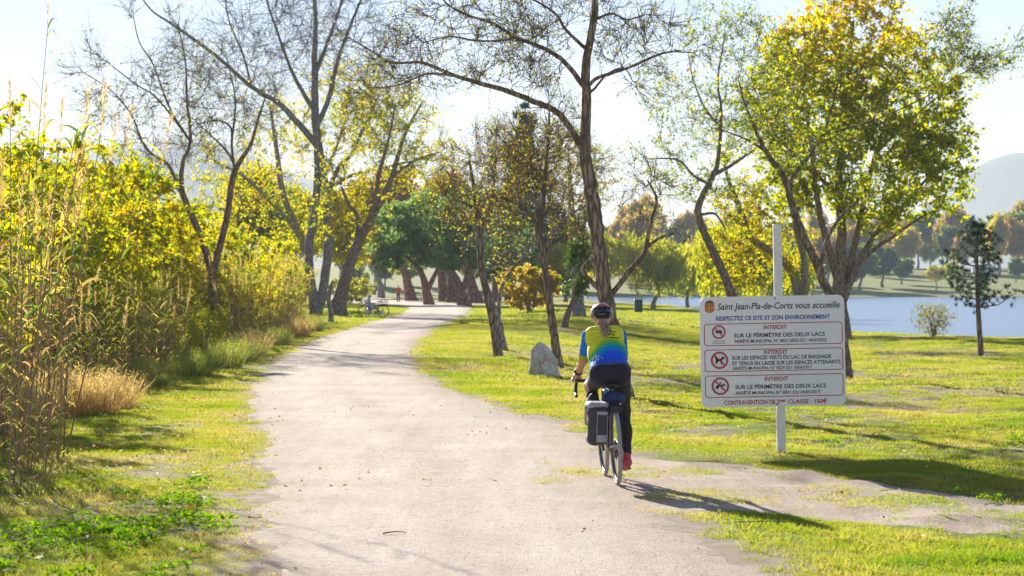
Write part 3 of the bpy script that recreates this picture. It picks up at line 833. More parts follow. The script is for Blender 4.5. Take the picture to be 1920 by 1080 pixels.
px_tree('ivy_tree', 'thin trunk wrapped in ivy leaning against the grey trunk', 'tree', (1056, 615), [
    [(1056, 616, 7), (1064, 590, 6.5), (1077, 560, 6), (1085, 520, 5), (1092, 470, 3.4), (1096, 420, 2)]],
    [(1082, 510, 26, 60, 80), (1095, 440, 30, 50, 50)], 'leaf_green', 3600, (0.08, 0.15), tw=(4, 0.15, 0.5), rtip=0.007, rmax=0.03)
px_tree('locust_tree', 'crooked tree leaning left with airy green leaves, left of the sign post', 'tree', (1402, 650), [
    [(1402, 650, 13), (1372, 556, 11), (1356, 510, 10), (1336, 470, 9.5), (1318, 430, 9), (1309, 400, 8.5), (1312, 380, 8), (1330, 342, 7), (1342, 320, 6), (1347, 290, 4.6), (1351, 250, 4), (1352, 200, 3), (1346, 150, 2.4), (1360, 60, 1.4)],
    [(1340, 325, 5), (1370, 310, 4), (1400, 290, 3), (1435, 265, 2), (1450, 230, 1.4)],
    [(1328, 346, 4), (1300, 330, 3.2), (1270, 300, 2.4), (1218, 298, 1.3)],
    [(1351, 240, 3), (1320, 200, 2.3), (1300, 150, 1.6), (1290, 100, 1)],
    [(1310, 400, 3.6), (1340, 400, 2.8), (1360, 430, 2)]],
    [(1310, 230, 95, 105, 120), (1385, 200, 65, 110, 100), (1285, 335, 80, 45, 60), (1255, 170, 70, 60, 50), (1370, 370, 50, 50, 40), (1350, 60, 90, 60, 60)],
    'leaf_locust_green', 5200, (0.07, 0.14), tw=(4, 0.2, 0.8), rtip=0.007, rmax=0.035, wig=0.3)
px_tree('plane_tree', 'pale-barked yellow tree with bent trunk behind the top of the sign post', 'tree', (1502, 628), [
    [(1502, 630, 12), (1495, 548, 10), (1473, 495, 9), (1440, 467, 8), (1405, 444, 8), (1398, 425, 7.5), (1385, 386, 7), (1369, 347, 5), (1356, 300, 3)],
    [(1500, 600, 9), (1508, 550, 9), (1508, 490, 8), (1490, 420, 6), (1485, 350, 4), (1480, 280, 2)]],
    [(1400, 420, 70, 80, 100), (1385, 500, 55, 50, 70), (1450, 380, 60, 60, 60), (1480, 480, 50, 60, 60)],
    'leaf_yellow', 11000, (0.09, 0.17), bark='bark_pale', tw=(4, 0.2, 0.8), rtip=0.007, rmax=0.04)
px_tree('poplar_tree', 'broad leafy tree with several stems by the lake, orange at its top', 'tree', (1578, 634), [
    [(1580, 634, 18), (1573, 570, 16), (1575, 500, 13), (1578, 430, 11), (1572, 350, 9), (1580, 250, 7), (1590, 150, 5), (1600, 40, 3)],
    [(1585, 575, 11), (1602, 522, 10), (1625, 470, 8), (1650, 430, 6.4), (1700, 380, 4.6), (1745, 325, 2.6)],
    [(1580, 555, 10), (1590, 500, 9), (1605, 440, 8), (1620, 370, 6.5), (1640, 290, 5), (1670, 200, 3.4), (1690, 110, 2)],
    [(1610, 505, 6), (1640, 472, 5), (1680, 442, 4), (1720, 412, 3), (1762, 388, 1.8)],
    [(1573, 540, 10), (1545, 440, 8), (1530, 360, 6.5), (1520, 260, 5), (1500, 140, 3)],
    [(1530, 360, 5), (1490, 300, 4), (1450, 250, 2.4)],
    [(1640, 290, 4), (1700, 230, 3), (1760, 180, 2)]],
    [(1590, 100, 150, 125, 210), (1520, 220, 125, 120, 170), (1690, 200, 115, 130, 190), (1620, 310, 150, 105, 150), (1750, 280, 80, 95, 110), (1490, 330, 75, 75, 60), (1665, 395, 115, 45, 70), (1480, 110, 55, 60, 40)],
    'leaf_poplar', 32000, (0.08, 0.23), bark='bark_brown', tw=(5, 0.3, 1.0), rtip=0.008, rmax=0.05, asp=0.75,
    rnd=lambda p, n: 0.10 + 0.60 * rng.random(n) + 0.22 * smooth(8.5, 12.5, p[:, 2] + rng.normal(size=n) * 0.8))
px_tree('locust_tree', 'leaning tree with long thin sprays, its foot showing just right of the sign', 'tree', (1588, 709), [
    [(1588, 711, 14), (1578, 630, 12), (1562, 570, 11), (1545, 530, 10.5), (1525, 480, 10), (1505, 440, 9.5), (1490, 400, 9), (1482, 370, 8.5), (1475, 345, 8), (1462, 320, 7), (1440, 290, 5.6), (1425, 262, 4.6), (1414, 238, 3.6), (1395, 190, 2.4), (1385, 150, 1.4)],
    [(1480, 352, 6), (1495, 320, 5), (1520, 290, 4), (1545, 250, 3.4), (1560, 200, 2.6), (1575, 140, 1.4)],
    [(1545, 252, 2.6), (1640, 226, 1.9), (1740, 180, 1.4), (1800, 140, 1.0), (1850, 115, 0.7), (1902, 84, 0.4)],
    [(1640, 226, 1.6), (1700, 130, 1.2), (1760, 60, 0.8), (1815, 5, 0.4)],
    [(1535, 505, 5), (1551, 445, 4.4), (1580, 402, 3.6), (1612, 372, 2)],
    [(1440, 290, 3), (1400, 262, 2.2), (1340, 240, 1.2)]],
    [(1430, 230, 75, 75, 90), (1510, 260, 80, 70, 80), (1785, 70, 32, 65, 80), (1840, 120, 60, 20, 70), (1450, 130, 80, 80, 70), (1400, 70, 70, 60, 40), (1700, 160, 60, 40, 25)],
    'leaf_locust_green', 5200, (0.05, 0.095), tw=(4, 0.15, 0.6), rtip=0.0048, rmax=0.03, wig=0.3)

# ------------------------------------------------------------------ umbrella pines, cedar, background trees
def needles(mb, C, n_per, L, w, r, radial=None, spread=1.0):
    """tufts of needles round the points C"""
    N = len(C) * n_per
    c = np.repeat(C, n_per, 0)
    d = unit(N)
    if radial is not None: d = norm(d * spread + np.repeat(radial, n_per, 0))
    leaves(mb, c, d, rng.uniform(0.6, 1.1, N) * L, w, np.clip(np.repeat(r, n_per) + rng.normal(size=N) * 0.12, 0, 1), 0.1)

def pine(name, label, base, stems, puffs, leafm='needle', dens=260, L=0.42, w=0.10, bark='bark_pine', D=None, group=None, cat='pine tree'):
    if D is None: b = on_ground(*base)
    else:
        X = (base[0] - 960) / F * D; b = np.array([X, D, float(gz(X, D))])
    D = b[1]; s = D / F
    root = empty(name, b); tag(root, label, cat, group)
    for k, st in enumerate(stems):
        pts = np.array([(*(at(q[0], q[1], D + (q[3] if len(q) > 3 else 0)) - b), q[2] * s) for q in st])
        if k == 0: pts[0, 2] = -0.2
        rs = resample(pts, 5 * len(st))
        R = rs[:, 3].copy()
        if k == 0: R *= 1 + 0.45 * np.exp(-np.maximum(rs[:, 2], 0) / (R[0] * 2.5))
        mb = MB(); tubes(mb, rs[:, :3], R * 0.84, 12, cap=True, jit=0.12)
        mb.obj('trunk' if k == 0 else 'limb', M[bark], root)
    tips = []; rad = []; mb = MB()
    tw = MB()
    top = np.array([st[-1][:2] for st in stems])
    for (cx, cyy, rx, ry, *rest) in puffs:
        rd = rest[0] if rest else rx * s; dd = rest[1] if len(rest) > 1 else 0
        c = at(cx, cyy, D + dd) - b
        n = int(dens * (rx * ry) / 900)
        # sub-clumps inside the puff give light and dark masses
        sub = in_ell(c, (rx * s * 0.8, rd * 0.8, ry * s * 0.8), max(6, n // 16), 0.25)
        for q in sub:
            rr = 0.30 * min(rx, ry) * s * rng.uniform(0.7, 1.3)
            u = unit(16); u[:, 2] = np.abs(u[:, 2]) * 0.9 + 0.1 * u[:, 2]
            tips.append(q + u * rr * rng.uniform(0.5, 1.0, (16, 1))); rad.append(u + np.array([0, 0, 0.5]))
        P0 = np.array([at(*top[np.argmin(np.sum((top - np.array([cx, cyy])) ** 2, 1))], D) - b])
        e = sub[:: max(1, len(sub) // 7)]
        cv = np.stack([np.repeat(P0, len(e), 0), (P0 + e) / 2 - np.array([0, 0, 0.5]) * s * 10, e], 1)
        tubes(tw, cv, np.broadcast_to(np.array([2.2, 1.5, 0.6]) * s, (len(e), 3)), 5)
    tips = np.concatenate(tips); rad = norm(np.concatenate(rad))
    r = np.clip(rng.random(len(tips)) * 0.6 + 0.2, 0, 1)
    needles(mb, tips, 7, L, w, r, rad, 0.9)
    tw.obj('branches', M[bark], root, kind='stuff')
    mb.obj('foliage', M[leafm], root, kind='stuff')
    return root

pine('umbrella_pine', 'umbrella pine with forked red trunk and big blue-green crown over the path bend', (803, 573),
     [[(806, 573, 10), (800, 548, 8.5), (796, 530, 7.5), (788, 508, 6), (770, 488, 4), (748, 468, 2.5)], [(800, 545, 6.5), (813, 520, 5.5), (822, 500, 4), (830, 470, 2.5)]],
     [(742, 440, 52, 62), (795, 420, 68, 62), (765, 480, 60, 36), (824, 478, 60, 40), (728, 498, 38, 30)])
pine('umbrella_pine', 'umbrella pine with thick dark leaning trunk, second from the right in the row', (868, 574),
     [[(872, 574, 12), (862, 545, 10), (852, 520, 9), (838, 502, 7), (826, 488, 4)], [(866, 550, 7), (878, 510, 6), (884, 480, 3)]],
     [(850, 435, 62, 62), (892, 455, 52, 60), (840, 492, 46, 26)])
pine('umbrella_pine', 'umbrella pine with straight dark trunk at the right end of the row', (895, 572),
     [[(897, 572, 11.5), (888, 545, 10), (880, 515, 8.5), (868, 495, 6), (855, 480, 3)]], [(910, 415, 66, 72), (955, 465, 60, 56), (890, 488, 42, 26), (985, 500, 40, 34)], D=240)
pine('umbrella_pine', 'umbrella pine with straight reddish trunk in the middle of the row', (846, 571),
     [[(846, 571, 9), (846, 530, 8), (844, 495, 6), (842, 460, 3)]], [(840, 415, 62, 56), (815, 465, 50, 38), (880, 385, 50, 40)], D=245)
pine('umbrella_pine', 'umbrella pine with straight dark trunk just left of the reddish one', (830, 571),
     [[(833, 571, 10), (829, 530, 9), (826, 500, 7), (824, 470, 4)]], [(815, 440, 45, 45), (860, 400, 50, 45)], D=252)
pine('umbrella_pine', 'umbrella pine with slim leaning trunk at the left end of the row', (770, 568),
     [[(772, 568, 11), (765, 535, 9), (757, 505, 7), (748, 480, 4)]], [(728, 470, 40, 40), (765, 440, 42, 40)], D=258)
pine('umbrella_pine', 'umbrella pine showing between the brown leaning trunk and the red bush', (955, 571),
     [[(957, 571, 10), (955, 535, 9), (950, 505, 7), (945, 480, 4)]], [(950, 420, 62, 60), (975, 465, 60, 50), (930, 490, 40, 30)], 'needle_dark', D=255)
pine('umbrella_pine', 'umbrella pine behind the red bush and the forked tree', (1022, 569),
     [[(1022, 569, 10), (1020, 535, 9), (1024, 505, 7), (1026, 480, 4)]], [(1020, 425, 60, 62), (1050, 470, 55, 50), (1000, 490, 50, 34)], 'needle_dark', D=265)
pine('cedar_tree', 'tall dark cedar rising behind the pines in the middle of the view', (985, 570),
     [[(985, 570, 9), (985, 450, 8), (983, 330, 5), (980, 210, 2)]],
     [(985, 230, 24, 34), (975, 290, 42, 38), (995, 350, 60, 38), (960, 400, 70, 40), (1020, 430, 70, 44), (965, 470, 75, 42), (1010, 510, 70, 34)],
     'needle_dark', 190, 0.8, 0.2, 'bark_brown', 280, cat='cedar')
pine('cedar_tree', 'dark conifer with flat branches behind the red bush', (925, 572),
     [[(930, 572, 9), (930, 500, 8), (928, 400, 4)]], [(930, 420, 50, 40), (915, 470, 60, 40), (945, 510, 60, 34)], 'needle_dark', 190, 0.7, 0.19, 'bark_brown', 270, cat='conifer')

# small pine by the lake: whorls of branches with bottle-brush needles
def small_pine(px, py, top, half, label):
    b = on_ground(px, py); D = b[1]; s = D / F; hgt = (py - top) * s
    root = empty('young_pine', b); tag(root, label, 'pine tree')
    mb = MB(); t = np.linspace(0, 1, 12)
    st = np.stack([np.sin(t * 2.2) * -0.12 + 0 * t, 0 * t, t * hgt - 0.1 * (1 - t)], 1)
    tubes(mb, st, 0.075 * (1 - t) ** 0.7 + 0.012, 10, cap=True, jit=0.1); mb.obj('trunk', M['bark_brown'], root)
    br = MB(); nd = MB(); cs = []; rd = []
    for h in (0.36, 0.42, 0.50, 0.585, 0.67, 0.75, 0.83, 0.90, 0.96):
        L0 = half * s * (1.08 * (1 - h) ** 0.75 + 0.13) * (0.75 if h < 0.38 else 1)
        o = np.array([np.interp(h, t, st[:, 0]), 0, h * hgt])
        for a in np.arange(5) * 2 * math.pi / 5 + rng.random() * 6:
            a += rng.normal() * 0.25; L = L0 * rng.uniform(0.45, 1.3)
            d = np.array([math.cos(a), math.sin(a), 0.25])
            e = o + d * L + np.array([0, 0, 0.18 * L])
            mid = o + d * L * 0.5 - np.array([0, 0, 0.05 * L])
            tubes(br, np.stack([o, mid, e]), np.array([0.022, 0.015, 0.007]), 5)
            for f in np.linspace(0.35, 1.0, max(4, int(L / 0.14))):
                p = (o * (1 - f) + e * f) + np.array([0, 0, -0.05 * L * 4 * f * (1 - f)])
                cs.append(p + rng.normal(size=3) * 0.03); rd.append(norm(d + np.array([0, 0, 0.8])))
                if f > 0.5:
                    q = p + norm(rng.normal(size=3) + d) * rng.uniform(0.12, 0.3)
                    cs.append(q); rd.append(norm(q - p + np.array([0, 0, 0.1])))
    cs = np.array(cs); rd = np.array(rd)
    needles(nd, cs, 30, 0.15, 0.012, rng.random(len(cs)), rd, 1.0)
    br.obj('branches', M['bark_brown'], root, kind='stuff'); nd.obj('foliage', M['needle_dark'], root, kind='stuff')
small_pine(1840, 668, 418, 86, 'young dark pine standing alone on the lake bank at the right')

# generic broadleaf prototypes (metres), copied to their places
def proto_tree(h, crown, nleaf, Lf, leafm, bark='bark_brown', trunk_r=0.2, nattr=120, weep=0.0, trunk_h=None, seedz=0.3):
    """crown: list of (x, y, z, rx, ry, rz) in metres"""
    root = empty('tree', (0, 0, 0))
    t = np.linspace(0, 1, 9)
    stem = np.stack([np.cumsum(rng.normal(size=9)) * 0.018 * h, np.cumsum(rng.normal(size=9)) * 0.018 * h, t * h * (trunk_h or 0.8) - 0.2 * (1 - t)], 1)
    stem[:, :2] -= stem[0, :2]
    S = [np.concatenate([stem, (trunk_r * (1 - 0.85 * t))[:, None]], 1)]
    for k in range(5):
        i = rng.integers(3, 6); p = stem[i]; a = rng.random() * 6.28
        e = p + np.array([math.cos(a) * h * 0.22, math.sin(a) * h * 0.22, h * rng.uniform(0.22, 0.38)])
        S.append(resample(np.array([(*p, trunk_r * 0.4), (*((p + e) / 2 + np.array([0, 0, -0.02 * h])), trunk_r * 0.28), (*e, trunk_r * 0.08)]), 7))
    mb = MB(); tubes(mb, S[0][:, :3], S[0][:, 3] * (1 + 0.5 * np.exp(-t * 14)), 10, cap=True, jit=0.1); mb.obj('trunk', M[bark], root)
    mb = MB()
    for q in S[1:]: tubes(mb, q[:, :3], q[:, 3], 6)
    A = np.concatenate([in_ell(c[:3], c[3:], max(4, int(nattr * (c[3] * c[4] * c[5]) / sum(q[3] * q[4] * q[5] for q in crown))), 0.15) for c in crown])
    cv, rr = grow(S, A, rtip=0.012 * h / 8, rmax=0.05 * h / 8)
    tubes(mb, cv, rr, 4)
    mb.obj('branches', M[bark], root, kind='stuff')
    # leaves in clumps round attractors
    k = rng.integers(0, len(A), nleaf)
    cr = 0.085 * h
    p = A[k] + unit(nleaf) * (rng.random((nleaf, 1)) ** 0.5) * cr * (0.7 + 0.6 * (k % 7)[:, None] / 7)
    d = unit(nleaf)
    if weep:
        p[:, 2] -= rng.random(nleaf) * weep; d = unit(nleaf) * 0.4 + np.array([0, 0, -1])
    L = rng.uniform(Lf[0], Lf[1], nleaf)
    hue = ((k * 7919) % 101) / 101.0
    mb = MB(); leaves(mb, p, d, L, L * (0.28 if weep else 0.65), np.clip(0.5 * hue + 0.5 * rng.random(nleaf), 0, 1))
    mb.obj('foliage', M[leafm], root, kind='stuff')
    return root
def crown_ball(cz, rx, rz, k=7):
    c = [(0, 0, cz, rx * 0.7, rx * 0.7, rz * 0.8)]
    for i in range(k):
        a = rng.random() * 6.28; r = rng.uniform(0.35, 0.62) * rx
        c.append((math.cos(a) * r, math.sin(a) * r, cz + rng.uniform(-0.5, 0.6) * rz, rx * rng.uniform(0.3, 0.45), rx * rng.uniform(0.3, 0.45), rz * rng.uniform(0.28, 0.42)))
    return c
class Proto:
    def __init__(s, root): s.root = root; s.used = False
    def put(s, name, loc, rz, sc, label, cat, group=None):
        if not s.used: o = s.root; s.used = True
        else: o = copy_tree(s.root)
        o.name = name
        o.location = loc; o.rotation_euler = (0, 0, rz)
        o.scale = sc if isinstance(sc, (tuple, list)) else (sc, sc, sc)
        for k in ('label', 'category', 'group'):
            if k in o: del o[k]
        tag(o, label, cat, group)
        return o
def land(px, D, z=None):
    X = (px - 960) / F * D
    return (X, D, float(gz(X, D)) - 0.05)

P_yel = Proto(proto_tree(10, crown_ball(6.2, 4.0, 3.6), 9000, (0.22, 0.40), 'leaf_yellow', trunk_r=0.22))
P_yel2 = Proto(proto_tree(12, crown_ball(7.5, 3.6, 4.4), 9000, (0.22, 0.40), 'leaf_yellow', 'bark_grey', trunk_r=0.25))
P_will = Proto(proto_tree(10, crown_ball(6.4, 4.6, 2.8, 9), 8500, (0.30, 0.6), 'leaf_willow', weep=2.6, trunk_r=0.25))
P_green = Proto(proto_tree(9, crown_ball(5.2, 4.2, 3.6, 9), 8000, (0.35, 0.6), 'leaf_green', trunk_r=0.25))
P_rust = Proto(proto_tree(16, crown_ball(9.5, 6.0, 6.0, 9), 9000, (0.5, 0.85), 'leaf_rust', 'bark_grey', trunk_r=0.35))
P_rust2 = Proto(proto_tree(18, crown_ball(11, 5.0, 6.6, 9), 7500, (0.45, 0.8), 'leaf_rust', 'bark_grey', trunk_r=0.35))
P_orange = Proto(proto_tree(13, crown_ball(7.5, 3.0, 5.0, 5), 6000, (0.4, 0.7), 'leaf_orange', trunk_r=0.3))

# trees on the near side, behind the path bend and left of it
for i, (px, D, sc, pr, lab) in enumerate([
        (650, 300, 1.25, P_yel, 'yellow tree far behind the leaning ivy tree'),
        (715, 330, 1.2, P_rust, 'rusty tree beyond the path bend, left of the walker'),
        (672, 380, 1.1, P_yel2, 'slender yellow tree farthest back along the left path'),
        (760, 420, 1.15, P_yel, 'yellow tree seen beyond the walker in red'),
        (700, 450, 1.0, P_rust2, 'tall thin rusty tree farthest behind the path bend'),
        (830, 420, 1.3, P_rust2, 'tall rusty tree showing over the umbrella pines'),
        (880, 380, 1.2, P_yel2, 'tall yellow tree behind the right end of the pine row'),
        (560, 230, 1.2, P_yel, 'dense yellow tree behind the left thicket by the twin trunks'),
        (470, 215, 1.15, P_yel2, 'dense yellow tree behind the left thicket, left of the twin trunks'),
        (640, 215, 0.95, P_yel2, 'dense yellow tree between twin trunks and leaning tree'),
        (1060, 330, 1.1, P_green, 'green tree behind the thick grey trunk'),
        (1130, 300, 0.95, P_yel, 'yellow-green tree behind the large dark-barked trunk'),
        (1035, 260, 0.6, P_yel2, 'small yellow tree just right of the red bush')]):
    pr.put(lab.split(' ')[0] + '_tree' if False else 'background_tree', land(px, D), i * 1.3, sc, lab, 'tree', 'trees behind the path bend')
for i, (px, D, sc, lab) in enumerate([
        (1225, 255, 1.0, 'yellow weeping willow by the lake behind the litter bin'),
        (1290, 285, 0.85, 'smaller willow at the water just right of the litter bin'),
        (1385, 175, 0.95, 'yellow-green willow behind the crooked tree left of the sign'),
        (1450, 190, 0.85, 'yellow willow hanging behind the sign post'),
        (1345, 320, 0.9, 'pale willow on the bank farthest back, left of the sign')]):
    X = (px - 960) / F * D
    P_will.put('willow_tree', (X, D, float(gz(X, D)) - 0.05), i * 2.1, sc, lab, 'willow', 'willows along the near bank')

# far shore: every tree is its own thing
protos = {'rust': (P_rust, 'rusty-brown tree in the wood on the far shore'), 'rust2': (P_rust2, 'tall thinning russet tree in the wood on the far shore'),
          'green': (P_green, 'round green tree low on the far shore'), 'orange': (P_orange, 'bright orange tree in the far shore wood'), 'yel': (P_yel, 'yellow-green tree among the far shore trees')}
far = [(1612, 560, 'green', 1.15), (1655, 575, 'green', 1.35), (1690, 590, 'green', 0.8), (1755, 560, 'yel', 0.62), (1785, 575, 'yel', 0.55), (1872, 640, 'orange', 1.25), (1700, 650, 'orange', 1.0), (1905, 600, 'green', 0.75)]
for px in range(1150, 2060, 34):
    far.append((px + rng.uniform(-10, 10), 690 + rng.uniform(0, 60), rng.choice(['rust', 'rust', 'rust2', 'yel', 'green']), rng.uniform(0.9, 1.3)))
for px in range(1150, 1600, 19):
    far.append((px + rng.uniform(-10, 10), 560 + rng.uniform(0, 40), rng.choice(['green', 'green', 'yel', 'rust']), rng.uniform(0.75, 1.15)))
for px in range(640, 1150, 40):
    far.append((px + rng.uniform(-10, 10), 520 + rng.uniform(0, 90), rng.choice(['green', 'rust', 'yel', 'rust2']), rng.uniform(0.8, 1.15)))
for px in range(1590, 2060, 38):
    far.append((px + rng.uniform(-12, 12), 640 + rng.uniform(0, 30), rng.choice(['rust', 'rust2', 'green', 'yel']), rng.uniform(0.6, 0.95)))
for i, (px, D, k, sc) in enumerate(far):
    pr, lab = protos[k]
    where = 'behind the pine row' if px < 960 else 'behind the central trunks' if px < 1150 else 'seen between cyclist and sign' if px < 1310 else 'behind the sign' if px < 1600 else 'left of the young pine' if px < 1790 else 'by the young pine' if px < 1880 else 'at the right edge'
    q_ = rng.uniform(0.78, 1.2)
    pr.put('shore_tree', land(px, D), rng.random() * 6.28, (sc * q_ * (1.35 if k in ('yel', 'green') and D > 620 else 1), sc * q_, sc * rng.uniform(0.85, 1.2) * (1.5 if k in ('yel', 'green') and D > 660 else 1)), lab + ', ' + where, 'tree', 'far shore trees')

# ------------------------------------------------------------------ left thicket: shrubs, canes, dry grass
def proto_shrub(h, w, nleaf, leafm, Lf, nst=9, bark='twig', asp=0.6):
    root = empty('shrub', (0, 0, 0))
    S = []
    for k in range(nst):
        a = k * 2.4 + rng.random(); r = rng.uniform(0.3, 0.95) * w * 0.8
        e = np.array([math.cos(a) * r, math.sin(a) * r, h * rng.uniform(0.55, 0.95)])
        m = np.array([e[0] * 0.35, e[1] * 0.35, e[2] * 0.5]) + rng.normal(size=3) * 0.06 * h
        S.append(resample(np.array([(e[0] * 0.06, e[1] * 0.06, -0.1, 0.03), (*m, 0.02), (*e, 0.006)]), 8))
    mb = MB()
    for q in S: tubes(mb, q[:, :3], q[:, 3], 6)
    mb.obj('stems', M['bark_grey'], root, kind='stuff')
    n = 150
    z = rng.random(n) ** 0.8; a = rng.random(n) * 6.28
    rr = np.sqrt(rng.random(n)) * w * (0.55 + 0.6 * np.sin(np.clip(z, 0.05, 1) * 2.6))
    A = np.stack([np.cos(a) * rr, np.sin(a) * rr, 0.12 * h + z * h * 0.92], 1)
    cv, r = grow(S, A, rtip=0.004, rmax=0.016)
    tw, tr = twiglets(cv, 4, 0.15, 0.5, 0.003, 0.0015)
    mb = MB(); tubes(mb, cv, r, 4); tubes(mb, tw, tr, 3); mb.obj('twigs', M[bark], root, kind='stuff')
    k = rng.integers(0, len(tw), nleaf); f = rng.random((nleaf, 1))
    p = tw[k, 0] * (1 - f) + tw[k, 2] * f + unit(nleaf) * 0.05
    L = rng.uniform(Lf[0], Lf[1], nleaf)
    hue = ((k * 7919) % 97) / 97.0
    mb = MB(); leaves(mb, p, unit(nleaf) + np.array([0, 0, -0.3]), L, L * asp, np.clip(0.35 * hue + 0.65 * rng.random(nleaf), 0, 1))
    mb.obj('foliage', M[leafm], root, kind='stuff')
    return root
shr = [Proto(proto_shrub(4.2, 1.9, 4800, 'leaf_thicket', (0.09, 0.17))), Proto(proto_shrub(4.6, 1.7, 4800, 'leaf_thicket', (0.09, 0.17))),
       Proto(proto_shrub(3.6, 2.1, 4800, 'leaf_thicket', (0.10, 0.18))), Proto(proto_shrub(3.0, 1.4, 2500, 'leaf_thicket', (0.08, 0.15)))]
FR = np.array([(10, -3.9), (20, -4.3), (24, -4.6), (35, -5.6), (44, -6.2), (69, -7.3), (92, -8.5), (110, -9.7), (130, -11.6), (150, -14)], float)
def front(y): return np.interp(y, FR[:, 0], FR[:, 1])
k = 0
for Y in np.concatenate([np.arange(40, 80, 3.0), np.arange(80, 150, 4.2)]):
    left = -0.225 * Y - 3
    X = front(Y) - 1.4 - max(0.0, (52 - Y) * 0.22)
    row = 0
    while X > left:
        x = X + rng.uniform(-0.6, 0.6); y = Y + rng.uniform(-1.2, 1.2)
        ppx = 960 + x / y * F; hid = ppx + 1.5 / y * F > 590; low = y < 77 and abs(ppx - 398) < 2.0 / y * F
        sc = rng.uniform(0.8, 1.12) * (0.72 if row == 0 else 1.0) * (1.0 + 0.0045 * (Y - 40)) * (0.85 if Y > 110 and row < 2 else 1)
        if hid:
            X -= 1.0; row += 1
            continue
        if low: sc *= rng.uniform(0.36, 0.48)
        pr = shr[3] if low or (row == 0 and rng.random() < 0.6) else shr[rng.integers(0, 3)]
        zone = 'left of the V-forked tree' if 960 + x / y * F < 360 else 'around the V-forked tree' if 960 + x / y * F < 460 else 'right of the V-forked tree'
        lab = ('leafy yellow-green shrub at the front of the thicket ' if row == 0 else 'leafy yellow-green shrub deep in the thicket ') + zone + (', nearest part' if y < 58 else ', middle part' if y < 90 else ', farthest part')
        pr.put('thicket_shrub', (x, y, float(gz(x, y)) - 0.05), rng.random() * 6.28, sc, lab, 'shrub', 'front thicket shrubs' if row == 0 else 'inner thicket shrubs')
        X -= rng.uniform(2.0, 2.9) * (1 + 0.012 * (Y - 40)); row += 1; k += 1
        if row > 4: break

for (x, y, j, sc, lab) in ((-8.1, 31.0, 0, 0.76, 'bushy yellow-green shrub right behind the left edge canes'), (-8.9, 35.5, 2, 1.1, 'broad shrub behind the left edge canes, partly out of view'), (-7.2, 27.5, 3, 0.8, 'small leafy shrub among the left edge canes'), (-9.4, 39.5, 1, 1.0, 'tall shrub left of the dry grass patch')):
    shr[j].put('thicket_shrub', (x, y, float(gz(x, y)) - 0.05), rng.random() * 6.28, sc, lab, 'shrub', 'inner thicket shrubs')

def proto_cane(n, h, spread, plume=True, leafy=1.0):
    root = empty('cane', (0, 0, 0))
    st = MB(); lf = MB(); pl = MB()
    for i in range(n):
        a = rng.random() * 6.28; r = spread * math.sqrt(rng.random())
        p0 = np.array([math.cos(a) * r, math.sin(a) * r, -0.05])
        lean = np.array([math.cos(a), math.sin(a), 0]) * rng.uniform(0.02, 0.16) + rng.normal(size=3) * 0.05
        lean[2] = 1; lean = norm(lean)
        hh = h * rng.uniform(0.62, 1.05)
        t = np.linspace(0, 1, 8)[:, None]
        bow = np.array([lean[0], lean[1], 0]) * rng.uniform(0.2, 2.2) + rng.normal(size=3) * 0.08
        C = p0 + lean * hh * t + bow * hh * 0.3 * t * t
        tubes(st, C, np.linspace(0.0085, 0.003, 8), 5, r=rng.random())
        m = int(hh * 5 * leafy)
        f = np.linspace(0.12, 0.99, m) + rng.normal(size=m) * 0.01; f = np.clip(f, 0.05, 1)
        ci = f * 7; j = np.minimum(ci.astype(int), 6); fr = (ci - j)[:, None]
        bp = C[j] * (1 - fr) + C[j + 1] * fr
        az = np.arange(m) * math.pi + rng.random() * 6 + rng.normal(size=m) * 0.5
        d = np.stack([np.cos(az) * 0.62, np.sin(az) * 0.62, np.full(m, 0.85)], 1)
        keepm = rng.random(m) < (0.35 + 0.65 * f)
        rr = np.clip(1.0 - 0.7 * f + rng.normal(size=m) * 0.25, 0, 1)
        blades(lf, bp[keepm], d[keepm], rng.uniform(0.25, 0.55, m)[keepm], rng.uniform(0.018, 0.042, m)[keepm], rng.uniform(0.35, 1.0, m)[keepm], rr[keepm], 5, shape='lance')
        if plume and rng.random() < 0.75:
            e = C[-1]; q = 60
            tt = rng.random(q)[:, None]
            bp = e + lean * tt * 0.4
            blades(pl, bp, norm(lean * 1.2 + unit(q) * 0.6), rng.uniform(0.08, 0.2, q), 0.006, 0.4, rng.random(q), 2)
    st.obj('stalks', M['cane_stalk'], root, kind='stuff'); lf.obj('leaves', M['cane_leaf'], root, kind='stuff')
    if plume and pl.n: pl.obj('plumes', M['dry_grass'], root, kind='stuff')
    return root
cane = [Proto(proto_cane(30, 3.3, 0.7)), Proto(proto_cane(34, 3.0, 0.75)), Proto(proto_cane(24, 2.6, 0.7, False, 0.9)), Proto(proto_cane(5, 4.7, 0.45, True, 1.2))]
near = [(-4.75, 21.2, 0, 1.02, 'tall green cane clump at the left edge, nearest the camera'), (-5.05, 23.4, 1, 1.1, 'leafy cane clump just behind the nearest one at the left edge'),
        (-5.7, 25.6, 0, 0.85, 'cane clump with drooping leaves, third back at the left edge'), (-6.1, 28.2, 1, 0.6, 'brown-stalked cane clump behind the left edge canes'),
        (-6.9, 31.5, 0, 0.5, 'cane clump right behind the dry grass tuft'), (-4.15, 20.3, 2, 0.42, 'small young cane shoot at the foot of the nearest canes'),
        (-5.0, 24.6, 3, 1.0, 'few very tall canes with feathery tops rising at the upper left'), (-5.3, 22.6, 2, 1.0, 'low leafy cane clump cut by the left edge of the view'), (-7.2, 33.8, 1, 0.5, 'cane clump behind the tan dry grass tufts')]
for (x, y, c, sc, lab) in near:
    cane[c].put('cane_clump', (x, y, float(gz(x, y))), rng.random() * 6, sc, lab, 'cane')
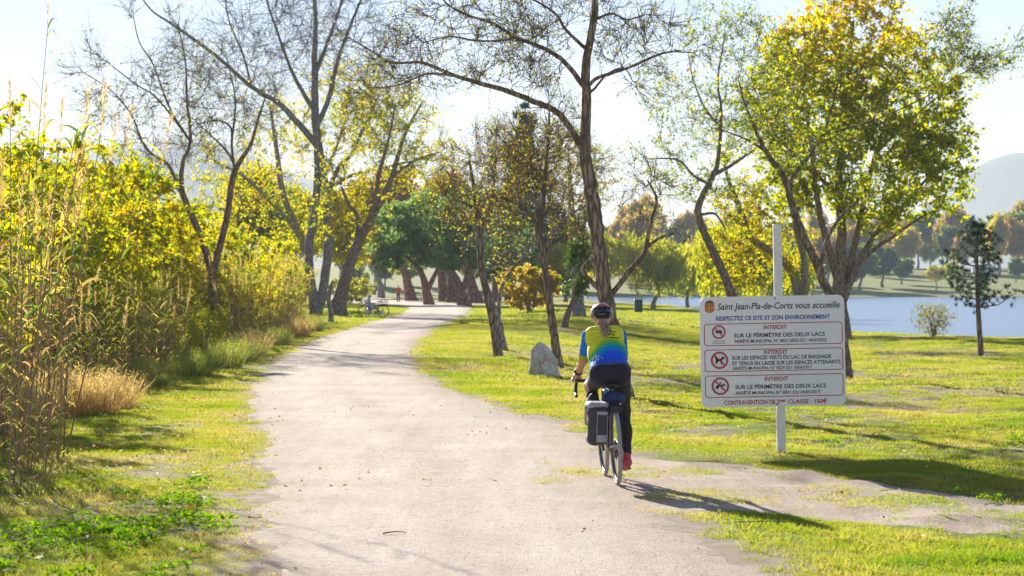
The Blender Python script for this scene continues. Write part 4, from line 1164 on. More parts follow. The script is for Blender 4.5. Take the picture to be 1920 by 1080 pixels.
for Y in np.arange(36, 128, 3.6):
    for q in range(2):
        x = front(Y) - rng.uniform(0.1, 1.0) - q * 1.6 - max(0.0, (46 - Y) * 0.10); y = Y + rng.uniform(-1.5, 1.5)
        ppx = 960 + x / y * F
        if ppx + 0.8 / y * F > 592 or (abs(ppx - 398) < 45 and y < 75): continue
        c = rng.choice([1, 2]) if Y < 60 else rng.choice([0, 1, 2])
        cane[c].put('cane_clump', (x, y, float(gz(x, y))), rng.random() * 6, rng.uniform(0.62, 0.95) * (1 if Y > 60 else 0.85), 'tan-stalked cane clump along the thicket front ' + ('left of the V-forked tree' if 960 + x / y * F < 360 else 'below the V-forked tree' if 960 + x / y * F < 460 else 'between V-forked tree and twin trunks'), 'cane', 'canes along the thicket front')

def proto_tuft(n, h, spread, m, w=0.008, arch=0.7):
    root = empty('tuft', (0, 0, 0))
    a = rng.random(n) * 6.28; r = spread * np.sqrt(rng.random(n)) * 0.6
    bp = np.stack([np.cos(a) * r, np.sin(a) * r, np.full(n, -0.02)], 1)
    d = np.stack([np.cos(a) * 0.5 * r / spread * 1.4, np.sin(a) * 0.5 * r / spread * 1.4, np.ones(n)], 1) + rng.normal(size=(n, 3)) * 0.2
    mb = MB(); L = h * rng.uniform(0.5, 1.15, n)
    blades(mb, bp, d, L, w, rng.uniform(0.1, 0.5, n) * arch, rng.random(n), 4)
    # seed heads
    k = rng.integers(0, n, n * 3); f = rng.uniform(0.6, 1.0, (n * 3, 1))
    dn = norm(d)
    p = bp[k] + dn[k] * L[k, None] * f - np.array([0, 0, 1]) * 0.3 * arch * L[k, None] * f * f
    leaves(mb, p, unit(n * 3) + np.array([0, 0, 0.6]), rng.uniform(0.02, 0.06, n * 3), 0.008, rng.random(n * 3))
    mb.obj('blades', M[m], root, kind='stuff')
    return root
dry = [Proto(proto_tuft(700, 0.75, 0.55, 'dry_grass')), Proto(proto_tuft(600, 0.6, 0.5, 'weed')), Proto(proto_tuft(500, 0.9, 0.45, 'dry_grass'))]
for (px, py, c, sc, lab) in [
        (120, 778, 0, 1.15, 'fluffy tan dry grass tuft at the left, nearest the canes'), (175, 772, 0, 1.0, 'widest tan dry grass tuft on the left verge'),
        (225, 765, 2, 0.75, 'tan dry grass tuft at the right end of the dry patch'), (300, 724, 1, 0.6, 'low grey-green weed tuft at the foot of the stalks'),
        (360, 705, 1, 1.1, 'grey-green weedy tuft before the stalks left of the path'), (420, 690, 1, 1.25, 'olive weedy bush between the stalks and the path'),
        (470, 668, 0, 1.1, 'tan grass tuft on the verge below the V-forked tree'), (450, 680, 1, 1.2, 'olive weed tuft just left of the verge grass'),
        (520, 648, 1, 1.2, 'weedy grass tuft farther along the left verge'), (555, 632, 0, 1.2, 'tan tuft near the twin-trunk tree, on the verge'),
        (585, 622, 1, 1.3, 'green weed tuft closest to the twin trunks'), (60, 800, 2, 0.8, 'tan tuft half hidden by the left canes'), (262, 712, 1, 0.9, 'weed tuft behind the dry patch')]:
    p = on_ground(px, py)
    dry[c].put('grass_tuft', tuple(p), rng.random() * 6, sc, lab, 'dry grass')
# bushes out on the grass
P_bush = Proto(proto_shrub(2.4, 1.7, 14000, 'leaf_orange', (0.10, 0.2), 14))
p = on_ground(992, 586); P_bush.put('round_bush', tuple(p), 0.4, 1.08, 'round orange-red bush on the lawn behind the boulder', 'bush')
P_bush2 = Proto(proto_shrub(1.6, 1.0, 1500, 'leaf_olive', (0.06, 0.12), 16))
p = on_ground(1750, 632); P_bush2.put('bare_bush', tuple(p), 0.4, 0.75, 'small thin bush at the water edge left of the young pine', 'bush')
P_bush3 = Proto(proto_shrub(2.2, 2.0, 7000, 'leaf_willow', (0.12, 0.22), 12))
p = on_ground(656, 569); P_bush3.put('round_bush', tuple(p), 0.4, 1.0, 'rounded green bush beyond the seated person', 'bush')

# ------------------------------------------------------------------ grass, ground cover, litter (instanced blades)
def scatter(name, pts, rz, sc, protos, label, cat):
    me = bpy.data.meshes.new(name)
    n = len(pts)
    me.vertices.add(n); me.vertices.foreach_set('co', np.asarray(pts, np.float32).ravel())
    for nm, arr, ty in (('rz', rz, 'FLOAT'), ('sc', sc, 'FLOAT'), ('pick', rng.integers(0, len(protos), n), 'INT')):
        a = me.attributes.new(nm, ty, 'POINT'); a.data.foreach_set('value', np.asarray(arr, np.int32 if ty == 'INT' else np.float32))
    o = link(name, me, kind='stuff'); tag(o, label, cat)
    c = bpy.data.collections.new(name + '_source')
    for k, pm in enumerate(protos):
        po = bpy.data.objects.new('%s_piece_%02d' % (name, k), pm); c.objects.link(po)
    ng = bpy.data.node_groups.new(name, 'GeometryNodeTree')
    ng.interface.new_socket('Geometry', in_out='INPUT', socket_type='NodeSocketGeometry')
    ng.interface.new_socket('Geometry', in_out='OUTPUT', socket_type='NodeSocketGeometry')
    N = ng.nodes; Lk = ng.links
    gi = N.new('NodeGroupInput'); go = N.new('NodeGroupOutput')
    ip = N.new('GeometryNodeInstanceOnPoints'); ci = N.new('GeometryNodeCollectionInfo')
    ci.inputs['Collection'].default_value = c
    ci.inputs['Separate Children'].default_value = True; ci.inputs['Reset Children'].default_value = True
    def attr(nm, ty):
        a = N.new('GeometryNodeInputNamedAttribute'); a.data_type = ty; a.inputs['Name'].default_value = nm
        return a.outputs['Attribute']
    cx = N.new('ShaderNodeCombineXYZ')
    Lk.new(attr('rz', 'FLOAT'), cx.inputs[2])
    Lk.new(gi.outputs[0], ip.inputs['Points']); Lk.new(ci.outputs[0], ip.inputs['Instance'])
    ip.inputs['Pick Instance'].default_value = True
    Lk.new(attr('pick', 'INT'), ip.inputs['Instance Index'])
    Lk.new(cx.outputs[0], ip.inputs['Rotation']); Lk.new(attr('sc', 'FLOAT'), ip.inputs['Scale'])
    Lk.new(ip.outputs[0], go.inputs[0])
    md = o.modifiers.new('scatter', 'NODES'); md.node_group = ng
    return o
def turf_mesh(n, h, r, w, m, lean=0.5):
    mb = MB()
    a = rng.random(n) * 6.28; q = r * np.sqrt(rng.random(n))
    bp = np.stack([np.cos(a) * q, np.sin(a) * q, np.full(n, -0.01)], 1)
    d = unit(n) * lean; d[:, 2] = 1
    blades(mb, bp, d, h * rng.uniform(0.4, 1.15, n), w * rng.uniform(0.7, 1.3, n), rng.uniform(0.0, 0.5, n), rng.random(n), 2)
    return mb.mesh('turf', [M[m]])
def in_dirt(X, Y):
    return (X > 0.2) & (Y < dirt_top(X)) & (Y > dirt_bot(X))
def grass_density(X, Y):
    """0..1 cover of turf"""
    eLn = pathL(Y) + (fbm(Y * 1.2, X * 0 + 3, 4) - 0.5) * 0.6; eRn = pathR(Y) + (fbm(Y * 1.2, X * 0 + 40, 4) - 0.5) * 0.6
    on = (X > eLn) & (X < eRn)
    off = np.where(X < eLn, eLn - X, np.where(X > eRn, X - eRn, 0))
    g = np.where(on, 0.0, 0.35 + 0.65 * smooth(0.0, 0.7, off + (fbm(X * 2, Y * 2) - 0.5) * 0.5))
    g = np.where(on & (fbm(X * 1.6 + 3, Y * 0.9) > 0.69), 0.10 * (np.minimum(X - eLn, eRn - X) < 0.5), g)
    dm = in_dirt(X, Y)
    patch = smooth(0.50, 0.62, fbm(X * 1.3 + 50, Y * 0.75 + 7, 4))
    g = np.where(dm, 0.02 + 0.75 * patch, g)
    g = g * (np.where(X < 0, 0.5, 0.22) + np.where(X < 0, 0.5, 0.78) * smooth(0.36, 0.52, fbm(X * 0.9 + 20, Y * 0.45, 5)))
    off = np.where(X > pathR(Y), X - pathR(Y), np.where(X < pathL(Y), pathL(Y) - X, 0.0))
    g = g * (1 - 0.82 * np.where(off > 0.6, bare(X, Y), 0.35 * bare(X, Y)))
    return g
def sample_field(n, y0, y1, wide=0.222):
    Y = np.sqrt(rng.random(n) * (y1 ** 2 - y0 ** 2) + y0 ** 2)
    X = (rng.random(n) * 2 - 1) * (wide * Y + 0.6)
    keep = rng.random(n) < grass_density(X, Y)
    keep &= (shore(Y) - X) > 0.4
    return X[keep], Y[keep]
tA = [turf_mesh(46, 0.055, 0.10, 0.006, 'grass', 0.9) for _ in range(4)]
tB = [turf_mesh(60, 0.075, 0.26, 0.013, 'grass', 0.9) for _ in range(3)]
tC = [turf_mesh(60, 0.12, 0.8, 0.035, 'grass', 0.9) for _ in range(3)]
X, Y = sample_field(68000, 13, 42)
hgt = 0.45 + 1.15 * fbm(X * 1.6, Y * 1.2 + 90, 4)
scatter('lawn_grass', np.stack([X, Y, gz(X, Y)], 1), rng.random(len(X)) * 6.28, hgt, tA, 'short yellow-green grass of the near verges and lawn', 'grass')
X, Y = sample_field(60000, 41, 110)
scatter('lawn_grass', np.stack([X, Y, gz(X, Y)], 1), rng.random(len(X)) * 6.28, 0.7 + 0.6 * rng.random(len(X)), tB, 'sunlit grass of the lawn in the middle distance', 'grass')
X, Y = sample_field(42000, 108, 320)
scatter('lawn_grass', np.stack([X, Y, gz(X, Y)], 1), rng.random(len(X)) * 6.28, 0.7 + 0.6 * rng.random(len(X)), tC, 'grass of the far lawn by the lake and path bend', 'grass')
tD = [turf_mesh(26, 0.15, 0.07, 0.007, 'grass', 1.1) for _ in range(4)]
n = 15000
Y = np.sqrt(rng.random(n) * (75 ** 2 - 13 ** 2) + 13 ** 2); X = (rng.random(n) * 2 - 1) * 0.225 * Y
k = rng.random(n) < grass_density(X, Y) * smooth(0.45, 0.65, fbm(X * 0.9 + 4, Y * 0.6 + 11, 4)) * 0.8
X, Y = X[k], Y[k]
scatter('rough_grass', np.stack([X, Y, gz(X, Y)], 1), rng.random(len(X)) * 6.28, 0.5 + 0.7 * rng.random(len(X)), tD, 'longer uneven tufts standing out of the short lawn', 'grass')
# clover-like cover in the lower left corner and leafy spots
def clover_mesh():
    mb = MB(); n = 36
    a = rng.random(n) * 6.28; q = 0.13 * np.sqrt(rng.random(n))
    c = np.stack([np.cos(a) * q, np.sin(a) * q, rng.uniform(0.02, 0.07, n)], 1)
    c3 = np.repeat(c, 3, 0); az = np.repeat(rng.random(n) * 6.28, 3) + np.tile(np.arange(3) * 2.09, n)
    d = np.stack([np.cos(az), np.sin(az), rng.uniform(-0.1, 0.5, n * 3)], 1)
    leaves(mb, c3, d, 0.022, 0.02, rng.random(n * 3))
    return mb.mesh('clover', [M['clover']])
NC = 420; X = rng.uniform(-4.6, -1.5, NC); Y = rng.uniform(13.2, 21, NC)
k = (X < pathL(Y) - 0.25) & (rng.random(NC) < 0.45 * smooth(0.42, 0.80, fbm(X * 1.9, Y * 1.2 + 33, 4) + 0.22 * smooth(2.0, 3.6, -X) * smooth(-19, -16, -Y)))
X, Y = X[k], Y[k]
X2 = rng.uniform(1.0, 6, 2600); Y2 = rng.uniform(14, 30, 2600); k = (rng.random(2600) < 0.05 * smooth(0.52, 0.8, fbm(X2 * 1.3 + 5, Y2 * 0.8 + 77, 4))) & (X2 > pathR(Y2) + 0.3)
X = np.concatenate([X, X2[k]]); Y = np.concatenate([Y, Y2[k]])
scatter('clover_patch', np.stack([X, Y, gz(X, Y)], 1), rng.random(len(X)) * 6.28, 0.8 + 0.7 * rng.random(len(X)), [clover_mesh() for _ in range(3)], 'low green clover leaves mixed into the grass', 'clover')
# fallen leaves and loose stones
def litter_mesh():
    mb = MB(); n = 5
    c = np.stack([rng.normal(size=n) * 0.25, rng.normal(size=n) * 0.25, rng.uniform(0.015, 0.05, n)], 1)
    d = unit(n); d[:, 2] *= 0.25
    leaves(mb, c, d, rng.uniform(0.022, 0.05, n), rng.uniform(0.012, 0.028, n), rng.random(n), 0.35)
    return mb.mesh('leaf_litter', [M['fallen']])
n = 5200
Y = np.sqrt(rng.random(n) * (75 ** 2 - 13 ** 2) + 13 ** 2); X = (rng.random(n) * 2 - 1) * 0.225 * Y
onp = (X > pathL(Y)) & (X < pathR(Y))
k = rng.random(n) < np.where(onp, 0.022, np.where(X < pathL(Y), 0.75, 0.16))
X, Y = X[k], Y[k]
xx = rng.uniform(17, 30, 700); yy2 = rng.uniform(88, 112, 700); k = (shore(yy2) - xx) > 4
X = np.concatenate([X, xx[k]]); Y = np.concatenate([Y, yy2[k]])
for (px, py, rad, cnt) in ((1172, 747, 1.6, 110), (937, 672, 1.6, 80), (1049, 690, 1.4, 80), (1588, 709, 2.2, 130), (1402, 650, 2.5, 90), (1578, 634, 4.5, 260), (992, 586, 3, 60)):
    q = on_ground(px, py); xx = q[0] + rng.normal(size=cnt) * rad * 0.7 + 0.3; yy3 = q[1] + rng.normal(size=cnt) * rad * 1.6 - rad
    k = (xx > pathR(yy3) + 0.2) & ((shore(yy3) - xx) > 2); X = np.concatenate([X, xx[k]]); Y = np.concatenate([Y, yy3[k]])
scatter('fallen_leaves', np.stack([X, Y, gz(X, Y) + 0.012], 1), rng.random(len(X)) * 6.28, 0.8 + 0.6 * rng.random(len(X)), [litter_mesh() for _ in range(5)], 'dry orange and whitish fallen leaves scattered over grass and path', 'leaves')
def pebble_mesh():
    mb = MB(); n = 9
    for i in range(n):
        c = np.array([rng.normal() * 0.16, rng.normal() * 0.16, 0.002]); r = rng.uniform(0.002, 0.006)
        u = np.array([(1, 0, 0), (0, 1, 0), (-1, 0, 0), (0, -1, 0), (0, 0, 0.8)]) * r * rng.uniform(0.7, 1.2, (5, 1)) + c
        mb.add(u, T=[(0, 1, 4), (1, 2, 4), (2, 3, 4), (3, 0, 4)], r=rng.random())
    return mb.mesh('pebbles', [M['pebble']])
M['pebble'] = leaf_mat('pebble', [(0.36, 0.30, 0.25), (0.50, 0.43, 0.37), (0.66, 0.60, 0.54)], 0.0, 0.9)
n = 3000
Y = np.sqrt(rng.random(n) * (48 ** 2 - 13.5 ** 2) + 13.5 ** 2); X = (rng.random(n) * 2 - 1) * 0.225 * Y
k = ((X > pathL(Y) + 0.1) & (X < pathR(Y) - 0.1)) | in_dirt(X, Y)
X, Y = X[k], Y[k]
scatter('loose_gravel', np.stack([X, Y, gz(X, Y) + 0.012], 1), rng.random(len(X)) * 6.28, 0.7 + 0.8 * rng.random(len(X)), [pebble_mesh() for _ in range(4)], 'loose pale gravel grains strewn on the path', 'gravel')

# ------------------------------------------------------------------ signed-distance bodies
def sdf_mesh(name, prims, vox, k=0.03, mats=None, cut=None, pad=0.03):
    """prims: ('c', a, b, ra, rb[, k]) round cone | ('e', centre, radii, R or None[, k]) ellipsoid | ('-', prim) carve"""
    lo = np.full(3, 1e9); hi = np.full(3, -1e9)
    for q in prims:
        if q[0] == '-': continue
        if q[0] == 'c':
            for p, r in ((q[1], q[3]), (q[2], q[4])): lo = np.minimum(lo, np.array(p) - r); hi = np.maximum(hi, np.array(p) + r)
        else:
            r = max(q[2]); lo = np.minimum(lo, np.array(q[1]) - r); hi = np.maximum(hi, np.array(q[1]) + r)
    lo -= pad; hi += pad
    n = np.ceil((hi - lo) / vox).astype(int) + 1
    ax = [lo[i] + np.arange(n[i]) * vox for i in range(3)]
    G = np.full(n, 1.0, np.float32)
    def ev(q, P):
        if q[0] == 'c':
            a = np.array(q[1], float); b = np.array(q[2], float); ab = b - a
            t = np.clip(((P - a) @ ab) / max(ab @ ab, 1e-9), 0, 1)
            return np.linalg.norm(P - a - t[..., None] * ab, axis=-1) - (q[3] + (q[4] - q[3]) * t)
        v = P - np.array(q[1], float)
        if q[3] is not None: v = v @ np.asarray(q[3], float)[:3, :3]
        r = np.array(q[2], float)
        k0 = np.linalg.norm(v / r, axis=-1); k1 = np.linalg.norm(v / (r * r), axis=-1)
        return k0 * (k0 - 1) / np.maximum(k1, 1e-6)
    for q in prims:
        neg = q[0] == '-'
        g = q[1] if neg else q
        kk = g[5] if g[0] == 'c' and len(g) > 5 else g[4] if g[0] == 'e' and len(g) > 4 else k
        if g[0] == 'c':
            r = max(g[3], g[4]); a0 = np.minimum(g[1], g[2]) - r; a1 = np.maximum(g[1], g[2]) + r
        else:
            r = max(g[2]); a0 = np.array(g[1]) - r; a1 = np.array(g[1]) + r
        mrg = kk + 3 * vox
        i0 = np.clip(((a0 - mrg - lo) / vox).astype(int), 0, n - 1); i1 = np.clip(((a1 + mrg - lo) / vox).astype(int) + 2, 1, n)
        if (i1 <= i0).any(): continue
        sl = tuple(slice(i0[i], i1[i]) for i in range(3))
        P = np.stack(np.meshgrid(*[ax[i][sl[i]] for i in range(3)], indexing='ij'), -1)
        d = ev(g, P); c = G[sl]
        if neg: d = -d; G[sl] = np.maximum(c, d)
        else:
            h = np.maximum(kk - np.abs(c - d), 0) / kk
            G[sl] = np.minimum(c, d) - h * h * kk * 0.25
    if cut is not None:
        P = np.stack(np.meshgrid(*ax, indexing='ij'), -1)
        G = np.maximum(G, cut(P))
    s = G < 0
    cells = np.zeros(n - 1, np.int8); acc = np.zeros((*(n - 1), 3)); cnt = np.zeros(n - 1)
    offs = [(0, 0, 0), (1, 0, 0), (0, 1, 0), (1, 1, 0), (0, 0, 1), (1, 0, 1), (0, 1, 1), (1, 1, 1)]
    def sub(A, o): return A[o[0]:n[0] - 1 + o[0], o[1]:n[1] - 1 + o[1], o[2]:n[2] - 1 + o[2]]
    for a in range(8):
        for b in range(a + 1, 8):
            df = np.array(offs[b]) - np.array(offs[a])
            if np.abs(df).sum() != 1: continue
            va, vb = sub(G, offs[a]), sub(G, offs[b])
            cr = (va < 0) != (vb < 0)
            t = np.where(cr, va / np.where(cr, va - vb, 1), 0)
            pt = np.array(offs[a]) + t[..., None] * df
            acc += np.where(cr[..., None], pt, 0); cnt += cr
    act = cnt > 0
    idx = np.full(n - 1, -1, int); idx[act] = np.arange(act.sum())
    ci = np.argwhere(act)
    V = lo + (ci + acc[act] / cnt[act][:, None]) * vox
    Q = []
    for axis in range(3):
        o = [0, 0, 0]; o[axis] = 1
        A = s[:n[0] - o[0], :n[1] - o[1], :n[2] - o[2]]; B = s[o[0]:, o[1]:, o[2]:]
        e = np.argwhere(A != B)
        u, w = (axis + 1) % 3, (axis + 2) % 3
        e = e[(e[:, u] > 0) & (e[:, w] > 0) & (e[:, u] < n[u] - 1) & (e[:, w] < n[w] - 1)]
        du = np.zeros(3, int); du[u] = 1; dw = np.zeros(3, int); dw[w] = 1
        g = lambda m: idx[m[:, 0], m[:, 1], m[:, 2]]
        q = np.stack([g(e - du - dw), g(e - dw), g(e), g(e - du)], 1)
        flip = ~A[e[:, 0], e[:, 1], e[:, 2]]
        q[flip] = q[flip][:, ::-1]
        Q.append(q)
    Q = np.concatenate(Q); Q = Q[(Q >= 0).all(1)]
    return mesh_np(name, V, [Q], mats or [])
def rotx(a): return np.array(Matrix.Rotation(a, 3, 'X'))
def cloth_mat(name, build):
    m, nt, n, l, p = mat_new(name)
    build(n, l, p)
    p.inputs['Roughness'].default_value = 0.75; p.inputs['Specular IOR Level'].default_value = 0.25
    g = n.new('ShaderNodeTexCoord'); mp = n.new('ShaderNodeMapping'); mp.inputs['Scale'].default_value = (1.0, 1.0, 2.6); mp.inputs['Rotation'].default_value = (0.3, 0.5, 0.2)
    l.new(g.outputs['Object'], mp.inputs[0]); t = noise_n(n, l, 9, 2, 0.45, mp.outputs[0]); t.inputs['Distortion'].default_value = 1.6
    b = n.new('ShaderNodeBump'); b.inputs['Strength'].default_value = 0.9; b.inputs['Distance'].default_value = 0.045
    l.new(t.outputs[0], b.inputs['Height']); l.new(b.outputs[0], p.inputs['Normal'])
    return m
M['skin'] = plain('skin', (0.52, 0.27, 0.17), 0.5, var=0.06, scale=9)
M['tights'] = plain('black_tights', (0.014, 0.015, 0.022), 0.75, var=0.2, scale=12)
M['rubber'] = plain('dusty_tyre', (0.34, 0.33, 0.32), 0.8, var=0.2, scale=25)
M['black'] = plain('black_plastic', (0.015, 0.015, 0.017), 0.4, var=0.2)
M['frame_dark'] = plain('dark_frame_paint', (0.02, 0.022, 0.03), 0.3, var=0.1, coat=0.4)
M['steel'] = plain('bare_steel', (0.45, 0.45, 0.46), 0.3, 1.0, 0.1)
M['canvas'] = plain('bag_canvas', (0.055, 0.055, 0.06), 0.75, var=0.25, scale=40, bump=0.2)
M['canvas_grey'] = plain('bag_grey', (0.36, 0.36, 0.37), 0.7, var=0.15, scale=40)
M['reflect'] = plain('reflective_piping', (0.40, 0.40, 0.42), 0.4)
M['navy'] = plain('navy_cloth', (0.02, 0.035, 0.10), 0.6, var=0.2)
M['red_shoe'] = plain('red_shoe', (0.55, 0.06, 0.08), 0.5, var=0.15)
M['hair'] = plain('brown_hair', (0.48, 0.32, 0.20), 0.5, var=0.4, scale=60)
M['blond'] = plain('blond_hair', (0.80, 0.66, 0.42), 0.55, var=0.3, scale=50)
M['hel_navy'] = plain('helmet_navy', (0.015, 0.025, 0.06), 0.3, coat=0.5)
M['hel_red'] = plain('helmet_red', (0.55, 0.10, 0.09), 0.35, coat=0.3)
M['hel_tan'] = plain('helmet_cream', (0.55, 0.46, 0.33), 0.4)
M['pink'] = plain('hair_tie_pink', (0.60, 0.33, 0.30), 0.7)
M['white'] = plain('white_print', (0.8, 0.8, 0.8), 0.5, var=0.03)
M['ink'] = plain('black_print', (0.012, 0.014, 0.012), 0.5, var=0.05)

def jersey_build(n, l, p):
    tc = n.new('ShaderNodeTexCoord'); sp = n.new('ShaderNodeSeparateXYZ'); l.new(tc.outputs['Object'], sp.inputs[0])
    # along the back: z rises towards the shoulders; a curved colour break
    ab = n.new('ShaderNodeMath'); ab.operation = 'POWER'; ab.inputs[1].default_value = 2.0
    sb = n.new('ShaderNodeMath'); sb.operation = 'SUBTRACT'; sb.inputs[1].default_value = 0.03
    l.new(sp.outputs['X'], sb.inputs[0]); l.new(sb.outputs[0], ab.inputs[0])
    ml = n.new('ShaderNodeMath'); ml.operation = 'MULTIPLY_ADD'; ml.inputs[1].default_value = 3.6
    l.new(ab.outputs[0], ml.inputs[0]); l.new(sp.outputs['Z'], ml.inputs[2])
    mr = n.new('ShaderNodeMapRange'); mr.inputs[1].default_value = 1.06; mr.inputs[2].default_value = 1.385
    l.new(ml.outputs[0], mr.inputs[0])
    r = ramp(n, [(0.0, (0.02, 0.13, 0.75)), (0.28, (0.015, 0.13, 0.85)), (0.40, (0.01, 0.26, 0.72)), (0.52, (0.02, 0.48, 0.24)), (0.60, (0.30, 0.60, 0.02)), (0.70, (0.90, 0.86, 0.03)), (1.0, (0.92, 0.88, 0.04))])
    l.new(mr.outputs[0], r.inputs[0]); l.new(r.outputs[0], p.inputs['Base Color'])
M['jersey'] = cloth_mat('jersey_print', jersey_build)
M['sleeve'] = cloth_mat('sleeve_blue', lambda n, l, p: setattr(p.inputs['Base Color'], 'default_value', (0.02, 0.24, 0.80, 1)))
M['cuff'] = cloth_mat('cuff_yellow', lambda n, l, p: setattr(p.inputs['Base Color'], 'default_value', (0.50, 0.50, 0.03, 1)))
M['hemband'] = cloth_mat('hem_band', lambda n, l, p: setattr(p.inputs['Base Color'], 'default_value', (0.10, 0.09, 0.16, 1)))

# ------------------------------------------------------------------ bicycle (rear wheel contact at the origin, rolling along +Y)
def ring_pts(c, r, n=56, ax='x'):
    a = np.linspace(0, 2 * math.pi, n + 1)
    return np.stack([np.full(n + 1, c[0]), c[1] + np.cos(a) * r, c[2] + np.sin(a) * r], 1)
def wheel(parent, c, R=0.345, tyre_r=0.019, tyre='rubber', seg=56):
    e = empty('wheel', c); e.parent = parent
    mb = MB(); tubes(mb, ring_pts((0, 0, 0), R - tyre_r, seg), np.full(seg + 1, tyre_r), 8); t = mb.obj('tyre', M[tyre], e)
    mb = MB(); tubes(mb, ring_pts((0, 0, 0), R - tyre_r * 2 - 0.008, seg), np.full(seg + 1, 0.011), 6); mb.obj('rim', M['black'], e)
    mb = MB(); tubes(mb, np.array([(-0.055, 0, 0), (-0.03, 0, 0), (0.03, 0, 0), (0.055, 0, 0)], float), np.array([0.012, 0.024, 0.024, 0.012]), 10, cap=True); mb.obj('hub', M['steel'], e)
    mb = MB(); P = []
    for k in range(28):
        a = k * 2 * math.pi / 28; b = a + (0.5 if k % 4 < 2 else -0.5); sx = 0.028 if k % 2 else -0.028
        P.append([(sx, math.cos(b) * 0.024, math.sin(b) * 0.024), (0, math.cos(a) * (R - 0.045), math.sin(a) * (R - 0.045))])
    tubes(mb, np.array(P), np.full((28, 2), 0.0013), 3); mb.obj('spokes', M['steel'], e, kind='stuff')
    return e
def bicycle(name, paint, rack=True, tyre='rubber'):
    root = empty(name)
    RA = np.array([0, 0, 0.345]); FA = np.array([0, 1.02, 0.345]); BB = np.array([0, 0.43, 0.275])
    ST = np.array([0, 0.245, 0.76]); HT = np.array([0, 0.79, 0.83]); HB = np.array([0, 0.84, 0.69])
    wheel(root, RA, tyre=tyre); wheel(root, FA, tyre=tyre)
    mb = MB()
    for a, b, r0, r1 in ((BB, ST, .017, .015), (ST - (0, 0, .03), HT - (0, 0, .03), .016, .016), (BB, HB, .021, .02), (HT, HB, .02, .022)):
        tubes(mb, np.stack([a, b]), np.array([r0, r1]), 10, cap=True)
    for sx in (-1, 1):
        o = np.array([0.062 * sx, 0, 0])
        tubes(mb, np.stack([BB + o * 0.5, RA + o]), np.array([.011, .008]), 8, cap=True)
        tubes(mb, np.stack([ST - (0, 0, 0.05) + o * 0.25, RA + o]), np.array([.009, .007]), 8, cap=True)
    mb.obj('frame', M[paint], root)
    mb = MB()
    for sx in (-1, 1):
        tubes(mb, np.array([HB + (0.02 * sx, 0, -0.01), HB + (0.05 * sx, 0.02, -0.06), FA + (0.055 * sx, -0.03, 0.12), FA + (0.058 * sx, 0, 0)]), np.array([.016, .016, .012, .008]), 8, cap=True)
    mb.obj('fork', M[paint], root)
    mb = MB(); tubes(mb, np.stack([ST, [0, 0.215, 0.845]]), np.array([.0135, .0135]), 8, cap=True); mb.obj('seat_post', M['black'], root)
    sd = sdf_mesh('saddle', [('c', (0, 0.13, 0.875), (0, 0.22, 0.875), 0.05, 0.035), ('c', (-0.045, 0.12, 0.872), (0.045, 0.12, 0.872), 0.026, 0.026), ('c', (0, 0.2, 0.875), (0, 0.36, 0.868), 0.03, 0.019)], 0.008, 0.03, [M['black']])
    for v in sd.vertices: v.co.z = 0.868 + (v.co.z - 0.868) * (0.55 if v.co.z > 0.868 else 0.8)
    link('saddle', sd, root)
    # drop handlebar, stem, hoods
    mb = MB(); tubes(mb, np.array([HT, (0, 0.80, 0.875), (0, 0.89, 0.885)]), np.array([.015, .015, .016]), 8, cap=True); mb.obj('stem', M['black'], root)
    mb = MB()
    bar = np.array([(0, .89, .885), (.12, .89, .885), (.20, .895, .885), (.222, .93, .883), (.228, .985, .86), (.234, .99, .81), (.240, .95, .765), (.245, .86, .75)])
    full = np.concatenate([bar[::-1] * (-1, 1, 1), bar[1:]])
    tubes(mb, resample(np.c_[full, np.zeros(len(full))], 50)[:, :3], np.full(50, 0.0155), 8, cap=True); mb.obj('handlebar', M['black'], root)
    for sx in (-1, 1):
        mb = MB(); tubes(mb, np.array([(.222 * sx, .95, .885), (.224 * sx, 1.0, .897), (.224 * sx, 1.025, .93)]), np.array([.018, .019, .014]), 8, cap=True)
        tubes(mb, np.array([(.226 * sx, 1.02, .905), (.23 * sx, 1.035, .85), (.236 * sx, 1.01, .79)]), np.array([.007, .008, .006]), 6, cap=True); mb.obj('brake_lever', M['black'], root)
    # cranks, chainring, chain, pedals
    mb = MB(); tubes(mb, ring_pts((0.045, 0.43, 0.275), 0.085, 32), np.full(33, 0.006), 5); 
    for a in range(5):
        t = a * 1.2566; tubes(mb, np.array([(0.045, .43, .275), (0.045, .43 + .085 * math.cos(t), .275 + .085 * math.sin(t))]), np.array([.008, .006]), 5)
    mb.obj('chainring', M['black'], root)
    mb = MB(); tubes(mb, np.array([(0.045, .43, .36), (0.045, 0, .385)]), np.array([.004, .004]), 4); tubes(mb, np.array([(0.045, .43, .19), (0.045, .02, .25), (0.045, 0.0, .30)]), np.array([.004, .004, .004]), 4)
    tubes(mb, ring_pts((0.045, 0, 0.345), 0.042, 20), np.full(21, 0.009), 5); mb.obj('chain', M['black'], root)
    for sx, zz in ((1, -1), (-1, 1)):
        mb = MB(); tubes(mb, np.array([(0.06 * sx, .43, .275), (0.085 * sx, .445, .275 + 0.165 * zz)]), np.array([.012, .009]), 6, cap=True); mb.obj('crank', M['black'], root)
        mb = MB(); box(mb, (0.13 * sx, .445, .275 + 0.168 * zz), (0.085, 0.08, 0.018), bev=0.004); mb.obj('pedal', M['black'], root, shade=False)
    mb = MB(); tubes(mb, np.array([(0.05, -0.01, .31), (0.05, 0.03, .22)]), np.array([.014, .016]), 6, cap=True); mb.obj('derailleur', M['steel'], root)
